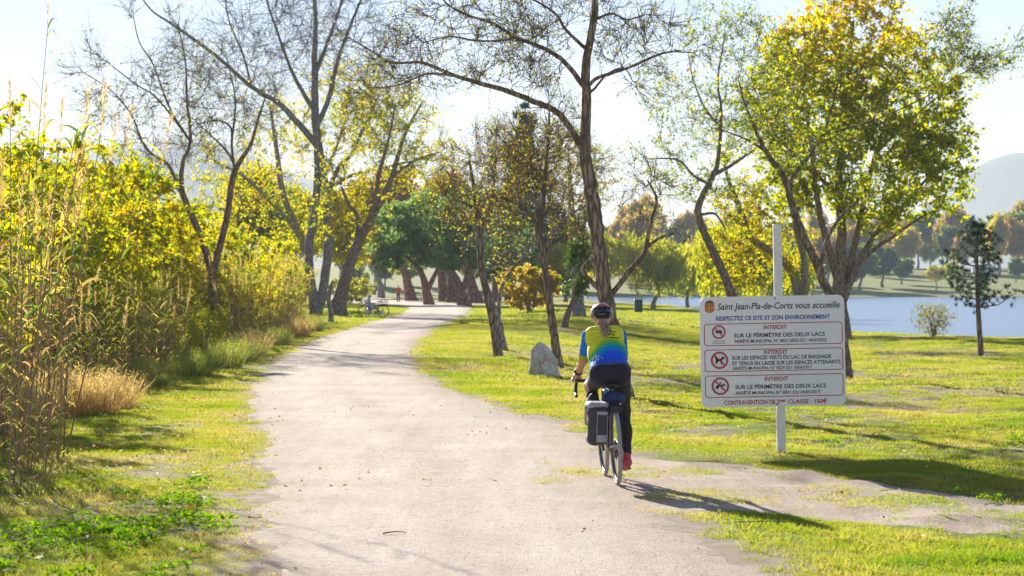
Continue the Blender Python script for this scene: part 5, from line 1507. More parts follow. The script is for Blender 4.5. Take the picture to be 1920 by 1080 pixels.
    if rack:
        rk = MB()
        for sx in (-1, 1):
            tubes(rk, np.array([(.062 * sx, 0.01, .35), (.066 * sx, -.02, .70)]), np.array([.006, .006]), 6, cap=True)
            tubes(rk, np.array([(.062 * sx, 0.01, .36), (.066 * sx, .12, .70)]), np.array([.006, .006]), 6, cap=True)
            tubes(rk, np.array([(.066 * sx, -.17, .70), (.066 * sx, .2, .70)]), np.array([.006, .006]), 6, cap=True)
            tubes(rk, np.array([(.066 * sx, .2, .70), (0.02 * sx, .27, .66)]), np.array([.006, .006]), 6, cap=True)
        for y in (-.17, -.05, .08, .2): tubes(rk, np.array([(-.066, y, .70), (.066, y, .70)]), np.array([.006, .006]), 6, cap=True)
        rk.obj('luggage_rack', M['black'], root)
        mb = MB(); box(mb, (0, -0.176, 0.672), (0.10, 0.018, 0.05), bev=0.005); mb.obj('rack_plate', M['black'], root, shade=False)
        a = np.linspace(0.35, 2.2, 22)
        mg = MB(); pts = np.stack([0 * a, -np.cos(a) * 0.362 * -1 * -1, 0.345 + np.sin(a) * 0.362], 1)
    return root
RP = on_ground(1158, 912); HEAD = math.radians(4.0); LEAN = math.radians(-2.6)
bike = bicycle('bicycle', 'frame_dark')
tag(bike, 'dark touring bicycle with rear rack ridden along the path', 'bicycle')
BM = Matrix.Translation(Vector(RP) + Vector((0, 0, 0.012))) @ Matrix.Rotation(HEAD, 4, 'Z') @ Matrix.Rotation(LEAN, 4, 'Y')
bike.matrix_world = BM

# pannier bag hanging on the left of the rack
pan = empty('pannier_bag'); pan.matrix_world = BM @ Matrix.Translation((-0.165, 0.0, 0.36)) @ Matrix.Rotation(math.radians(4), 4, 'Y')
tag(pan, 'black pannier bag with grey pocket hanging on the left of the bicycle rack', 'bag')
body = sdf_mesh('bag_body', [('c', (-.055, -.10, .05), (-.055, .10, .05), .04, .04, .05), ('c', (.05, -.10, .05), (.05, .10, .05), .04, .04, .05), ('c', (-.06, -.11, .30), (-.06, .11, .30), .04, .04, .05), ('c', (.05, -.11, .31), (.05, .11, .31), .04, .04, .05), ('e', (0, 0, .18), (.085, .15, .17), None, .06), ('e', (-.02, -.09, .16), (.07, .07, .15), None, .05)], 0.009, 0.05, [M['canvas']])
link('bag_body', body, pan)
flap = sdf_mesh('bag_flap', [('c', (-.075, -.12, .345), (-.075, .12, .345), .026, .026, .03), ('c', (.06, -.12, .352), (.06, .12, .352), .022, .022, .03), ('e', (-.01, 0, .35), (.10, .15, .032), None, .03)], 0.008, 0.03, [M['canvas_grey']])
link('bag_flap', flap, pan)
pk = MB(); box(pk, (.022, -.166, .155), (.088, .03, .25), bev=0.012); pk.obj('rear_pocket', M['canvas'], pan, shade=False)
pf = MB(); box(pf, (.022, -.175, .285), (.098, .03, .03), bev=0.010); pf.obj('pocket_flap', M['canvas_grey'], pan, shade=False)
pb = MB(); box(pb, (.022, -.1835, .065), (.080, .006, .062), bev=0.002); pb.obj('pocket_panel', M['canvas_grey'], pan, shade=False)
pp = MB(); pts = [(-.022, -.184, .27), (-.022, -.184, .035), (.066, -.184, .035), (.066, -.184, .27)]
tubes(pp, np.array(pts, float), np.full(4, .0035), 5, cap=True); pp.obj('piping', M['reflect'], pan)
sp_ = MB()
tubes(sp_, np.array([(-.10, -.06, .34), (-.105, -.07, .25), (-.10, -.06, .17)]), np.array([.008, .006, .006]), 5, cap=True); tubes(sp_, np.array([(-.10, .06, .34), (-.105, .07, .25), (-.10, .06, .17)]), np.array([.008, .006, .006]), 5, cap=True)
sp_.obj('straps', M['canvas_grey'], pan, kind='stuff')
# rolled bag under the saddle
sbag = empty('saddle_bag'); sbag.matrix_world = BM @ Matrix.Translation((0, 0.03, 0.752)); tag(sbag, 'navy roll bag strapped on the rack below the saddle', 'bag')
link('bag_roll', sdf_mesh('bag_roll', [('c', (-.06, 0, 0), (.06, 0, 0), .046, .046), ('e', (0, .03, .03), (.06, .06, .04), None)], .008, .03, [M['navy']]), sbag)
mb = MB()
for x in (-.04, .035):
    a = np.linspace(0, 2 * math.pi, 25); tubes(mb, np.stack([np.full(25, x), np.cos(a) * .049, np.sin(a) * .049], 1), np.full(25, .004), 5)
mb.obj('strap', M['black'], sbag)
mb = MB(); box(mb, (-.05, .045, .06), (.035, .05, .05), bev=.01); mb.obj('seat_clip', M['sleeve'], sbag, shade=False)

# ------------------------------------------------------------------ the cyclist
def limb2(a, b, c, r0, r1, r2, k=0.035): return [('c', a, b, r0, r1, k), ('c', b, c, r1, r2, k)]
J = dict(hipL=(-.092, .21, .945), hipR=(.092, .21, .945), kneeR=(.135, .50, .62), ankR=(.132, .345, .215), kneeL=(-.135, .585, .85), ankL=(-.13, .32, .545),
         shL=(-.145, .555, 1.295), shR=(.145, .555, 1.295), elL=(-.178, .70, 1.085), elR=(.178, .70, 1.085), wrL=(-.214, .895, .955), wrR=(.214, .895, .955))
RT = rotx(math.radians(-47))          # torso tilt
torso = [('e', (0, .19, .985), (.158, .112, .105), None, .06), ('e', (-.076, .145, .965), (.086, .092, .102), None, .035), ('e', (.076, .145, .965), (.086, .092, .102), None, .035),
         ('c', (-.055, .24, 1.02), (-.06, .36, 1.14), .095, .092, .06), ('c', (.055, .24, 1.02), (.06, .36, 1.14), .095, .092, .06),
         ('c', (-.062, .36, 1.13), (-.078, .52, 1.27), .088, .078, .06), ('c', (.062, .36, 1.13), (.078, .52, 1.27), .088, .078, .06),
         ('c', (-.10, .55, 1.31), (.10, .55, 1.31), .058, .058, .06)]
neck = [('c', (0, .57, 1.33), (0, .665, 1.42), .056, .05, .04), ('e', (0, .70, 1.462), (.072, .092, .108), rotx(math.radians(-12)), .03), ('e', (0, .775, 1.40), (.045, .04, .04), None, .03), ('e', (0, .805, 1.445), (.013, .022, .02), None, .015),
        ('e', (-.073, .69, 1.45), (.012, .022, .032), None, .01), ('e', (.073, .69, 1.45), (.012, .022, .032), None, .01)]
legs = limb2(J['hipR'], J['kneeR'], J['ankR'], .084, .056, .036) + limb2(J['hipL'], J['kneeL'], J['ankL'], .084, .056, .036)
legs += [('e', (.140, .40, .44), (.05, .055, .11), rotx(math.radians(20)), .03), ('e', (-.138, .42, .70), (.05, .06, .11), rotx(math.radians(42)), .03)]
arms = limb2(J['shL'], J['elL'], J['wrL'], .045, .036, .025) + limb2(J['shR'], J['elR'], J['wrR'], .045, .036, .025)
feet = []
for sx, z0, y0 in ((1, .118, .345), (-1, .45, .32)):
    feet += [('c', (.125 * sx, y0 - .02, z0 + .05), (.125 * sx, y0 + .15, z0 + .025), .034, .03, .03)]
hands = []
for sx in (-1, 1):
    w = np.array(J['wrL' if sx < 0 else 'wrR']); pc = np.array([.224 * sx, .965, .923])
    hands += [('c', tuple(w), tuple(pc), .027, .03, .02), ('e', tuple(pc), (.034, .045, .022), None, .02)]
    for q, (dy, ln) in enumerate(((.045, .9), (.028, 1.0), (.010, .95), (-.008, .8))):      # four fingers wrapped round the hood
        k0 = pc + np.array([.022 * sx, dy, -.002]); k1 = k0 + np.array([.020 * sx, .006, -.028]) * ln; k2 = k1 + np.array([-.014 * sx, .003, -.022]) * ln
        hands += [('c', tuple(k0), tuple(k1), .0095, .009, .006), ('c', tuple(k1), tuple(k2), .009, .0075, .006)]
    t0 = pc + np.array([-.024 * sx, -.01, -.004]); t1 = t0 + np.array([-.016 * sx, .03, -.016]); t2 = t1 + np.array([.004 * sx, .022, -.016])
    hands += [('c', tuple(t0), tuple(t1), .012, .010, .01), ('c', tuple(t1), tuple(t2), .010, .008, .006)]
person = empty('person'); person.matrix_world = BM
tag(person, 'cyclist in helmet and yellow-blue jersey riding away from the camera', 'person')
link('body', sdf_mesh('body', torso + neck + legs + arms + feet + hands, 0.0065, 0.03, [M['skin']]), person)
def infl(prims, d, dk=0): 
    out = []
    for q in prims:
        if q[0] == 'c': out.append(('c', q[1], q[2], q[3] + d, q[4] + d, *(q[5:])))
        else: out.append(('e', q[1], tuple(x + d for x in q[2]), *(q[3:])))
    return out
# tights
wz = lambda P: (P[..., 2] - 1.055) * 0.72 + (P[..., 1] - 0.22) * 0.69
def tights_cut(P):
    d = wz(P)
    aR = (np.array(J['ankR']) - np.array(J['kneeR'])); aR = aR / np.linalg.norm(aR)
    aL = (np.array(J['ankL']) - np.array(J['kneeL'])); aL = aL / np.linalg.norm(aL)
    cr = (P - (np.array(J['ankR']) - aR * 0.02)) @ aR; cl = (P - (np.array(J['ankL']) - aL * 0.02)) @ aL
    return np.maximum(d, np.where(P[..., 0] > 0, cr, np.where(P[..., 1] < .5, cl, -1)))
link('tights', sdf_mesh('tights', infl(torso[:5] + legs, .007), 0.0075, 0.03, [M['tights']], tights_cut), person)
hem = np.array([0, .19, .962]); tdir = norm(np.array([0, .62, .78]))
jt = infl(torso, .012)
link('jersey', sdf_mesh('jersey', jt, 0.0065, 0.035, [M['jersey']], lambda P: np.maximum(-((P - hem) @ tdir), (P - np.array([0, .60, 1.365])) @ norm(np.array([0, .75, .66])))), person)
link('hem_band', sdf_mesh('hem_band', infl(torso[:5], .0165), 0.0065, 0.035, [M['hemband']], lambda P: np.maximum(-((P - hem) @ tdir), (P - hem) @ tdir - 0.022)), person)
for sx, s_, e_ in ((-1, 'shL', 'elL'), (1, 'shR', 'elR')):
    a = np.array(J[s_]); b = np.array(J[e_]); ax_ = (b - a) / np.linalg.norm(b - a); en = a + (b - a) * 0.92
    pr = [('c', tuple(a), tuple(b), .058, .047)]
    inner = lambda P, sx=sx: 0.105 - sx * P[..., 0]
    link('sleeve', sdf_mesh('sleeve', pr, 0.0065, 0.03, [M['sleeve']], lambda P: np.maximum(np.maximum((P - en) @ ax_, -((P - a) @ ax_) - .045), inner(P))), person)
    link('cuff', sdf_mesh('cuff', [('c', tuple(a), tuple(b), .060, .0495)], 0.006, 0.03, [M['cuff']], lambda P: np.maximum((P - en) @ ax_, -((P - en) @ ax_) - .05)), person)
for sx, z0, y0 in ((1, .118, .345), (-1, .45, .32)):
    sh = sdf_mesh('shoe', [('c', (.125 * sx, y0 - .035, z0 + .045), (.125 * sx, y0 + .13, z0 + .012), .042, .04, .03), ('c', (.125 * sx, y0 + .10, z0 + .01), (.128 * sx, y0 + .19, z0 + .005), .04, .026, .03), ('c', (.125 * sx, y0 - .02, z0 + .06), (.125 * sx, y0 - .005, z0 + .11), .042, .04, .03)], .0075, .03, [M['red_shoe']])
    link('shoe', sh, person)
# helmet: shell with vents, red and cream bands, ponytail
he = empty('helmet'); he.parent = person
HC = np.array([0, .70, 1.485]); HR = rotx(math.radians(-14))
def hp(v): return tuple(HC + HR @ np.array(v, float))
vents = []
for x in (-.062, -.022, .022, .062):
    vents.append(('-', ('c', hp((x, -.15, .012)), hp((x * .9, -.06, .05)), .014, .012)))
for x in (-.045, 0, .045):
    vents.append(('-', ('c', hp((x, -.04, .098)), hp((x * .9, .10, .09)), .013, .011)))
cuth = lambda P: -((P - HC) @ (HR @ np.array([0, .12, 1.0]))) - .022
link('helmet_shell', sdf_mesh('helmet_shell', [('e', tuple(HC), (.099, .138, .098), HR)] + vents, .0055, .02, [M['hel_navy']], cuth), he)
link('helmet_liner', sdf_mesh('helmet_liner', [('e', tuple(HC), (.089, .126, .087), HR)], .008, .02, [M['black']], cuth), he)
band = lambda z0, z1, y1: (lambda P: np.maximum(np.maximum(z0 - ((P - HC) @ (HR @ np.array([0, 0, 1.0]))), ((P - HC) @ (HR @ np.array([0, 0, 1.0]))) - z1), ((P - HC) @ (HR @ np.array([0, 1.0, 0]))) - y1))
link('red_panel', sdf_mesh('red_panel', [('e', tuple(HC), (.1015, .1405, .1005), HR), ('-', ('c', hp((-.03, -.16, .068)), hp((.03, -.16, .068)), .015, .015))], .005, .02, [M['hel_red']], band(.045, .088, -.02)), he)
link('cream_cap', sdf_mesh('cream_cap', [('e', tuple(HC), (.103, .142, .1025), HR)] + vents[4:], .005, .02, [M['hel_tan']], band(.086, .2, .06)), he)
for sx in (-1, 1):
    link('cream_side', sdf_mesh('cream_side', [('e', tuple(HC), (.1025, .1415, .1005), HR)], .005, .02, [M['hel_tan']], lambda P, sx=sx: np.maximum(band(-.012, .07, .02)(P), .083 - sx * (P[..., 0]))), he)
link('rear_cradle', sdf_mesh('rear_cradle', [('c', hp((-.05, -.10, -.045)), hp((.05, -.10, -.045)), .016, .016), ('c', hp((-.05, -.10, -.045)), hp((-.07, -.06, .0)), .012, .012), ('c', hp((.05, -.10, -.045)), hp((.07, -.06, .0)), .012, .012)], .005, .01, [M['black']]), he)
hair = [('e', (0, .655, 1.425), (.07, .06, .06), None), ('c', (0, .60, 1.41), (-.008, .555, 1.385), .026, .03), ('c', (-.008, .55, 1.385), (.0, .475, 1.315), .028, .03), ('c', (0, .475, 1.315), (.014, .425, 1.25), .03, .008)]
hr = link('hair', sdf_mesh('hair', hair, .006, .03, [M['hair']]), person)
mb = MB(); P = []
for i in range(70):
    o = rng.normal(size=3) * .012; e = rng.normal(size=3) * .014
    P.append([np.array((-.008, .565, 1.395)) + o, np.array((-.006, .515, 1.375)) + o * 1.7, np.array((.004, .46, 1.31)) + o * 1.6 + e * .4, np.array((.014 + rng.normal() * .008, .415, 1.235 + rng.uniform(-.01, .03))) + e])
tubes(mb, np.array(P), np.tile([.003, .0035, .003, .001], (70, 1)), 4); mb.obj('ponytail_strands', M['hair'], hr, kind='stuff')
mb = MB(); a = np.linspace(0, 2 * math.pi, 21); tubes(mb, np.stack([-.006 + np.cos(a) * .034, .572 + np.sin(a) * .016, 1.398 + np.sin(a) * .024], 1), np.full(21, .011), 6, jit=.4); mb.obj('hair_tie', M['pink'], person)
mb = MB(); w0 = np.array(J['wrL']) - np.array((0, .02, -.012)); fd = norm(np.array(J['wrL']) - np.array(J['elL'])); u0 = any_perp(fd[None])[0]; v0 = np.cross(fd, u0)
tubes(mb, w0 + (np.cos(a)[:, None] * u0 + np.sin(a)[:, None] * v0) * .031, np.full(21, .009), 6); mb.obj('wristband', M['black'], person)
# marks printed on the jersey, laid on the cloth
jo = [c for c in person.children if c.name.startswith('jersey')][0]
bv = BVHTree.FromPolygons([v.co.copy() for v in jo.data.vertices], [tuple(p.vertices) for p in jo.data.polygons])
def stroke(mb, pts, w):
    C = []
    for (x, z) in resample(np.array([(q[0], q[1], 0) for q in pts]), 9)[:, :2]:
        hit = bv.ray_cast(Vector((x, -1, z)), Vector((0, 1, 0)))
        if hit[0] is not None: C.append(np.array(hit[0] + hit[1] * (0.0015 if hit[1].y < 0 else -0.0015)))
    if len(C) > 2: tubes(mb, np.array(C), np.full(len(C), w), 4)
mb = MB()
stroke(mb, [(.02, 1.335), (.06, 1.332), (.095, 1.322)], .004); stroke(mb, [(.025, 1.300), (.06, 1.312), (.075, 1.290)], .005); stroke(mb, [(.03, 1.278), (.07, 1.276), (.11, 1.268)], .005)
if mb.n: mb.obj('dark_print', M['ink'], jo)
mb = MB()
for q in ([(-.15, 1.10), (-.11, 1.125), (-.08, 1.122)], [(-.12, 1.14), (-.115, 1.11), (-.13, 1.075)], [(-.10, 1.11), (-.108, 1.085)], [(-.07, 1.112), (-.062, 1.10)], [(-.135, 1.12), (-.145, 1.085)]): stroke(mb, q, .0045)
if mb.n: mb.obj('white_print', M['white'], jo)
mb = MB(); stroke(mb, [(-.13, 1.085), (0, 1.10), (.13, 1.085)], .0022)
for x_ in (-.045, .05): stroke(mb, [(x_, 1.09), (x_ * 1.05, 1.05), (x_ * 1.1, 1.02)], .0018)
if mb.n: mb.obj('pocket_seam', M['hemband'], jo)

# ------------------------------------------------------------------ information sign
SP = on_ground(1466, 850); sS = SP[1] / F
sign = empty('notice_sign', SP); sign.rotation_euler = (0, math.radians(-1.1), 0)
tag(sign, 'white information board with red rules, on a single white post', 'sign')
M['sign_white'] = plain('sign_enamel', (0.88, 0.88, 0.83), 0.35, var=0.05, scale=5, spec=0.4)
M['post_white'] = plain('post_paint', (0.84, 0.81, 0.73), 0.55, var=0.1, scale=12, bump=0.1)
M['sign_red'] = plain('sign_red', (0.48, 0.035, 0.035), 0.4, var=0.05)
M['sign_blue'] = plain('sign_blue', (0.02, 0.07, 0.36), 0.4, var=0.05)
M['sign_gold'] = plain('crest_gold', (0.60, 0.36, 0.03), 0.4)
M['sign_green'] = plain('crest_green', (0.08, 0.13, 0.05), 0.4)
mb = MB(); box(mb, (0, 0.045, (850 - 422) * sS / 2 - 0.1), (0.088, 0.075, (850 - 422) * sS + 0.2), bev=0.008); post = mb.obj('post', M['post_white'], sign, shade=False)
mb = MB(); box(mb, (0.026, 0.0063, (850 - 422) * sS / 2 + .35), (0.02, 0.002, (850 - 422) * sS * .42)); mb.obj('post_groove', M['post_white'], sign, shade=False)
PW, PH = 271 * sS, 207 * sS
PCX, PCZ = (1452.5 - 1466) * sS + 0.0, (850 - 660) * sS
def rrect(w, h, r, n=7):
    out = []
    for cx, cz, a0 in ((w / 2 - r, h / 2 - r, 0), (-w / 2 + r, h / 2 - r, 90), (-w / 2 + r, -h / 2 + r, 180), (w / 2 - r, -h / 2 + r, 270)):
        for a in np.linspace(a0, a0 + 90, n): out.append((cx + r * math.cos(math.radians(a)), cz + r * math.sin(math.radians(a))))
    return np.array(out)
board = empty('board', (PCX, -0.012, PCZ)); board.parent = sign
pts = rrect(PW, PH, .07); mb = MB(); poly(mb, pts[::-1], 0.0, 0.016); 
cb = len(pts); mb.add(np.array([[p[0], 0.016, p[1]] for p in pts] + [[0, 0.016, 0]]), T=[(cb, i, (i + 1) % cb) for i in range(cb)])
mb.obj('panel', M['sign_white'], board, shade=False)
mb = MB(); box(mb, (0, .021, PH * .25), (PW * .9, .01, .04)); box(mb, (0, .021, -PH * .25), (PW * .9, .01, .04)); mb.obj('back_rail', M['steel'], board, shade=False)
# layout: u,v are 0..1280 / 0..990 over the panel
def uv(u, v): return ((u / 1282 - .5) * PW, (.5 - v / 990) * PH)
def frame_line(u0, v0, u1, v1, w=7, r=26):
    a = uv(u0, v0); b = uv(u1, v1); W_, H_ = b[0] - a[0], a[1] - b[1]; c = ((a[0] + b[0]) / 2, (a[1] + b[1]) / 2)
    k = PW / 1282
    o = rrect(W_, H_, r * k) + c; i = rrect(W_ - 2 * w * k, H_ - 2 * w * k, (r - w) * k) + c
    n = len(o); V = np.array([[p[0], -0.002, p[1]] for p in o] + [[p[0], -0.002, p[1]] for p in i])
    mb = MB(); mb.add(V, Q=[((j + 1) % n, j, n + j, n + (j + 1) % n) for j in range(n)]); mb.obj('red_rule', M['sign_red'], board, shade=False)
for v0 in (240, 472, 704): frame_line(34, v0, 1262, v0 + 200)
texts = []
def text(body, u0, u1, vb, cap, m, shear=0.0, off=0.012):
    c = bpy.data.curves.new('lettering', 'FONT'); c.body = body; c.size = 1.0; c.shear = shear; c.offset = off; c.resolution_u = 3
    o = bpy.data.objects.new('lettering', c); COL.objects.link(o); texts.append((o, u0, u1, vb, cap, m))
text('Saint Jean-Pla-de-Corts vous accueille', 157, 1242, 115, 58, 'ink', 0.22, 0.010)
text('RESPECTEZ CE SITE ET SON ENVIRONNEMENT', 143, 1153, 212, 38, 'sign_blue', 0, .022)
text('INTERDIT', 562, 768, 297, 35, 'sign_red', 0, .022)
text('SUR LE PÉRIMÈTRE DES DEUX LACS', 300, 1105, 366, 35, 'ink', 0, .018)
text('ARRÊTÉ MUNICIPAL N° 0031/2022 DU 14/03/2022', 300, 1118, 415, 28, 'ink', 0, .014)
text('INTERDIT', 562, 772, 519, 34, 'sign_red', 0, .022)
text('SUR LES ESPACES VERTS DU LAC DE BAIGNADE', 280, 1158, 566, 34, 'ink', 0, .016)
text('ET TENUS EN LAISSE SUR LES ESPACES ATTENANTS', 280, 1238, 616, 34, 'ink', 0, .016)
text('ARRÊTÉ MUNICIPAL N° 0029 DU 10/05/2017', 280, 985, 656, 26, 'ink', 0, .014)
text('INTERDIT', 564, 772, 759, 35, 'sign_red', 0, .022)
text('SUR LE PÉRIMÈTRE DES DEUX LACS', 302, 1108, 828, 35, 'ink', 0, .018)
text('ARRÊTÉ MUNICIPAL N° 0031 DU 24/05/2017', 302, 1056, 879, 28, 'ink', 0, .014)
text('CONTRAVENTION DE 2', 200, 690, 968, 38, 'sign_red', 0, .02)
text('ÈME', 692, 746, 951, 20, 'sign_red', 0, .02)
text('CLASSE : 150€', 768, 1112, 968, 38, 'sign_red', 0, .02)
bpy.context.view_layer.update()
dg = bpy.context.evaluated_depsgraph_get()
for (o, u0, u1, vb, cap, m) in texts:
    me = bpy.data.meshes.new_from_object(o.evaluated_get(dg))
    n = len(me.vertices); co = np.empty(n * 3, np.float32); me.vertices.foreach_get('co', co); co = co.reshape(-1, 3)
    x0, x1 = co[:, 0].min(), co[:, 0].max()
    a = uv(u0, vb); b = uv(u1, vb); k = PH / 990
    new = np.stack([a[0] + (co[:, 0] - x0) / (x1 - x0) * (b[0] - a[0]), np.full(n, -0.0025), a[1] + co[:, 1] / 0.70 * cap * k], 1)
    me.vertices.foreach_set('co', new.astype(np.float32).ravel()); me.materials.clear(); me.materials.append(M[m]); me.update()
    link('lettering', me, board)
    cu = o.data; bpy.data.objects.remove(o); bpy.data.curves.remove(cu)
def disc(mb, c, r, y, n=40, m=0):
    a = np.linspace(0, 2 * math.pi, n, endpoint=False); poly(mb, np.stack([c[0] + np.cos(a) * r, c[1] + np.sin(a) * r], 1)[::-1], y, y + .0004, m)
def ringm(mb, c, r0, r1, y, n=48):
    a = np.linspace(0, 2 * math.pi, n, endpoint=False)
    V = np.concatenate([np.stack([c[0] + np.cos(a) * r, np.full(n, y), c[1] + np.sin(a) * r], 1) for r in (r0, r1)])
    mb.add(V, Q=[(j, (j + 1) % n, n + (j + 1) % n, n + j) for j in range(n)])
kk = PW / 1282
dog = [(-.62, -.55), (-.45, -.5), (-.40, -.1), (.18, -.12), (.2, -.6), (.34, -.6), (.36, -.05), (.52, .22), (.78, .18), (.80, .34), (.62, .46), (.50, .62), (.42, .44), (.25, .22), (-.42, .22), (-.66, .55), (-.74, .48), (-.58, .12), (-.56, -.2)]
horse = [(-.6, -.5), (-.48, -.5), (-.40, -.05), (.10, -.05), (.30, -.5), (.42, -.48), (.30, -.05), (.42, .15), (.70, .05), (.74, .18), (.50, .36), (.22, .18), (.02, .18), (.10, .45), (.02, .62), (-.12, .60), (-.12, .40), (-.16, .18), (-.45, .16), (-.72, -.1), (-.78, -.2), (-.60, -.05)]
van = [(-.62, -.12), (-.45, -.12), (-.42, -.28), (-.25, -.28), (-.22, -.12), (.30, -.12), (.33, -.28), (.52, -.28), (.55, -.12), (.68, -.10), (.66, .10), (.50, .16), (.44, .34), (-.40, .34), (-.62, .14)]
for (u, v, rad, shape) in ((165, 315, 61, van), (167, 568, 77, dog), (170, 800, 78, horse)):
    c = uv(u, v); R_ = rad * kk
    pg = empty('prohibition_mark', (c[0], -0.0015, c[1])); pg.parent = board
    mb = MB(); disc(mb, (0, 0), R_ * .9, 0.0); mb.obj('disc', M['white'], pg, shade=False)
    mb = MB(); poly(mb, np.array(shape)[::-1] * R_ * .78, -.0008, -.0002); mb.obj('pictogram', M['ink'], pg, shade=False)
    mb = MB(); ringm(mb, (0, 0), R_, R_ * .78, -.0016); mb.obj('red_ring', M['sign_red'], pg, shade=False)
    mb = MB(); q = np.array([(-.62, .50), (-.50, .62), (.62, -.50), (.50, -.62)]) * R_; poly(mb, q[::-1] if False else q, -.0022, -.0018); mb.obj('red_bar', M['sign_red'], pg, shade=False)
for v in (392, 412):
    mb = MB()
    for j in range(9):
        a = uv(110 + j * 12.5, v); b = uv(110 + j * 12.5 + 9, v + 6); box(mb, ((a[0] + b[0]) / 2, -.0022, (a[1] + b[1]) / 2), (b[0] - a[0], .001, a[1] - b[1]))
    mb.obj('small_print', M['ink'], board, shade=False, kind='stuff')
for (u, v) in ((641, 20), (641, 974)):
    cc = uv(u, v); mb = MB(); a_ = np.linspace(0, 2 * math.pi, 13)
    tubes(mb, np.array([(cc[0] + .03, .0, cc[1]), (cc[0] + .03, -.006, cc[1])]), np.array([.011, .009]), 10, cap=True); mb.obj('bolt', M['steel'], board)
c = uv(88, 92); cr = empty('crest', (c[0], -.0015, c[1])); cr.parent = board
W_ = 40 * kk; Hh = 48 * kk
shield = np.array([(-1, .75), (1, .75), (1, -.55), (.6, -.85), (0, -1), (-.6, -.85), (-1, -.55)]) * (W_, Hh)
mb = MB(); poly(mb, shield[::-1] * 1.06, 0, .0004); mb.obj('shield_edge', M['sign_red'], cr, shade=False)
mb = MB(); poly(mb, shield[::-1] * .92, -.0006, -.0002); mb.obj('shield', M['sign_gold'], cr, shade=False)
for (x0, x1, z0, z1) in ((-.75, -.55, -.1, .6), (-.35, -.15, -.1, .6), (.15, .35, .0, .6), (.55, .75, .1, .6), (-.7, -.3, -.6, -.3), (.1, .3, -.75, -.25), (.45, .65, -.65, -.2)):
    mb = MB(); box(mb, ((x0 + x1) / 2 * W_, -.0012, (z0 + z1) / 2 * Hh), ((x1 - x0) * W_, .0006, (z1 - z0) * Hh)); mb.obj('red_charge', M['sign_red'], cr, shade=False)
mb = MB(); poly(mb, (np.array([(-.95, .80), (-.75, 1.12), (-.4, 1.25), (0, 1.32), (.4, 1.25), (.75, 1.12), (.95, .80)]) * (W_, Hh))[::-1], -.0004, 0); mb.obj('crown', M['sign_green'], cr, shade=False)

# ------------------------------------------------------------------ boulder
bp_ = on_ground(1019, 706); bs = bp_[1] / F
bd = MB()
nu, nv = 40, 28
uu, vv = np.meshgrid(np.linspace(0, 2 * math.pi, nu, endpoint=False), np.linspace(0, 1, nv), indexing='xy')
hgt_ = 71 * bs
prof_w = np.interp(vv, [0, .25, .55, .78, .92, 1.0], [1.02, 1.0, .90, .66, .32, 0.02])
xo = np.interp(vv, [0, .5, 1.0], [.02, 0.0, -.14]) 
ang = np.cos(uu * 2.5 + vv * 3) * .06 + np.sign(np.cos(uu * 2 + .6)) * np.abs(np.cos(uu * 2 + .6)) ** .5 * .07 + (fbm(np.cos(uu) * 2.2 + 5 + vv * 2, np.sin(uu) * 2.2 + vv * 3.1, 5) - .5) * .34
bx = (np.cos(uu) * prof_w * (1 + ang) + xo * 2) * 27 * bs; by = np.sin(uu) * prof_w * (1 + ang) * 22 * bs; bz = vv * hgt_ - .06
bi = (np.arange(nv - 1)[:, None] * nu + np.arange(nu)[None]); bj = (np.arange(nv - 1)[:, None] * nu + (np.arange(nu)[None] + 1) % nu)
bd.add(np.stack([bx, by, bz], -1).reshape(-1, 3), Q=np.stack([bi, bj, bj + nu, bi + nu], -1).reshape(-1, 4))
def stone_mat():
    m, nt, n, l, p = mat_new('boulder_stone')
    tc = n.new('ShaderNodeTexCoord'); a = noise_n(n, l, 4.5, 6, .65, tc.outputs['Object']); b = noise_n(n, l, 22, 6, .7, tc.outputs['Object'])
    ad = n.new('ShaderNodeMath'); ad.operation = 'ADD'; l.new(a.outputs[0], ad.inputs[0]); l.new(b.outputs[0], ad.inputs[1])
    r = ramp(n, [(.80, (.34, .26, .18)), (.90, (.60, .45, .30)), (.95, (.62, .57, .50)), (.97, (.82, .79, .73)), (1.0, (.66, .63, .58))])
    dv = n.new('ShaderNodeMath'); dv.operation = 'MULTIPLY'; dv.inputs[1].default_value = 1.0; l.new(ad.outputs[0], dv.inputs[0])
    mr = n.new('ShaderNodeMapRange'); mr.inputs[1].default_value = .7; mr.inputs[2].default_value = 1.3; l.new(ad.outputs[0], mr.inputs[0])
    for k_, e in enumerate(r.color_ramp.elements): e.position = (.1, .3, .45, .7, .95)[k_]
    l.new(mr.outputs[0], r.inputs[0]); l.new(r.outputs[0], p.inputs['Base Color']); p.inputs['Roughness'].default_value = .9
    bmp = n.new('ShaderNodeBump'); bmp.inputs['Strength'].default_value = .8; bmp.inputs['Distance'].default_value = .045; l.new(ad.outputs[0], bmp.inputs['Height']); l.new(bmp.outputs[0], p.inputs['Normal'])
    return m
M['stone'] = stone_mat()
bo = bd.obj('boulder', M['stone']); bo.location = bp_; tag(bo, 'pointed grey standing boulder on the grass left of the cyclist', 'boulder')

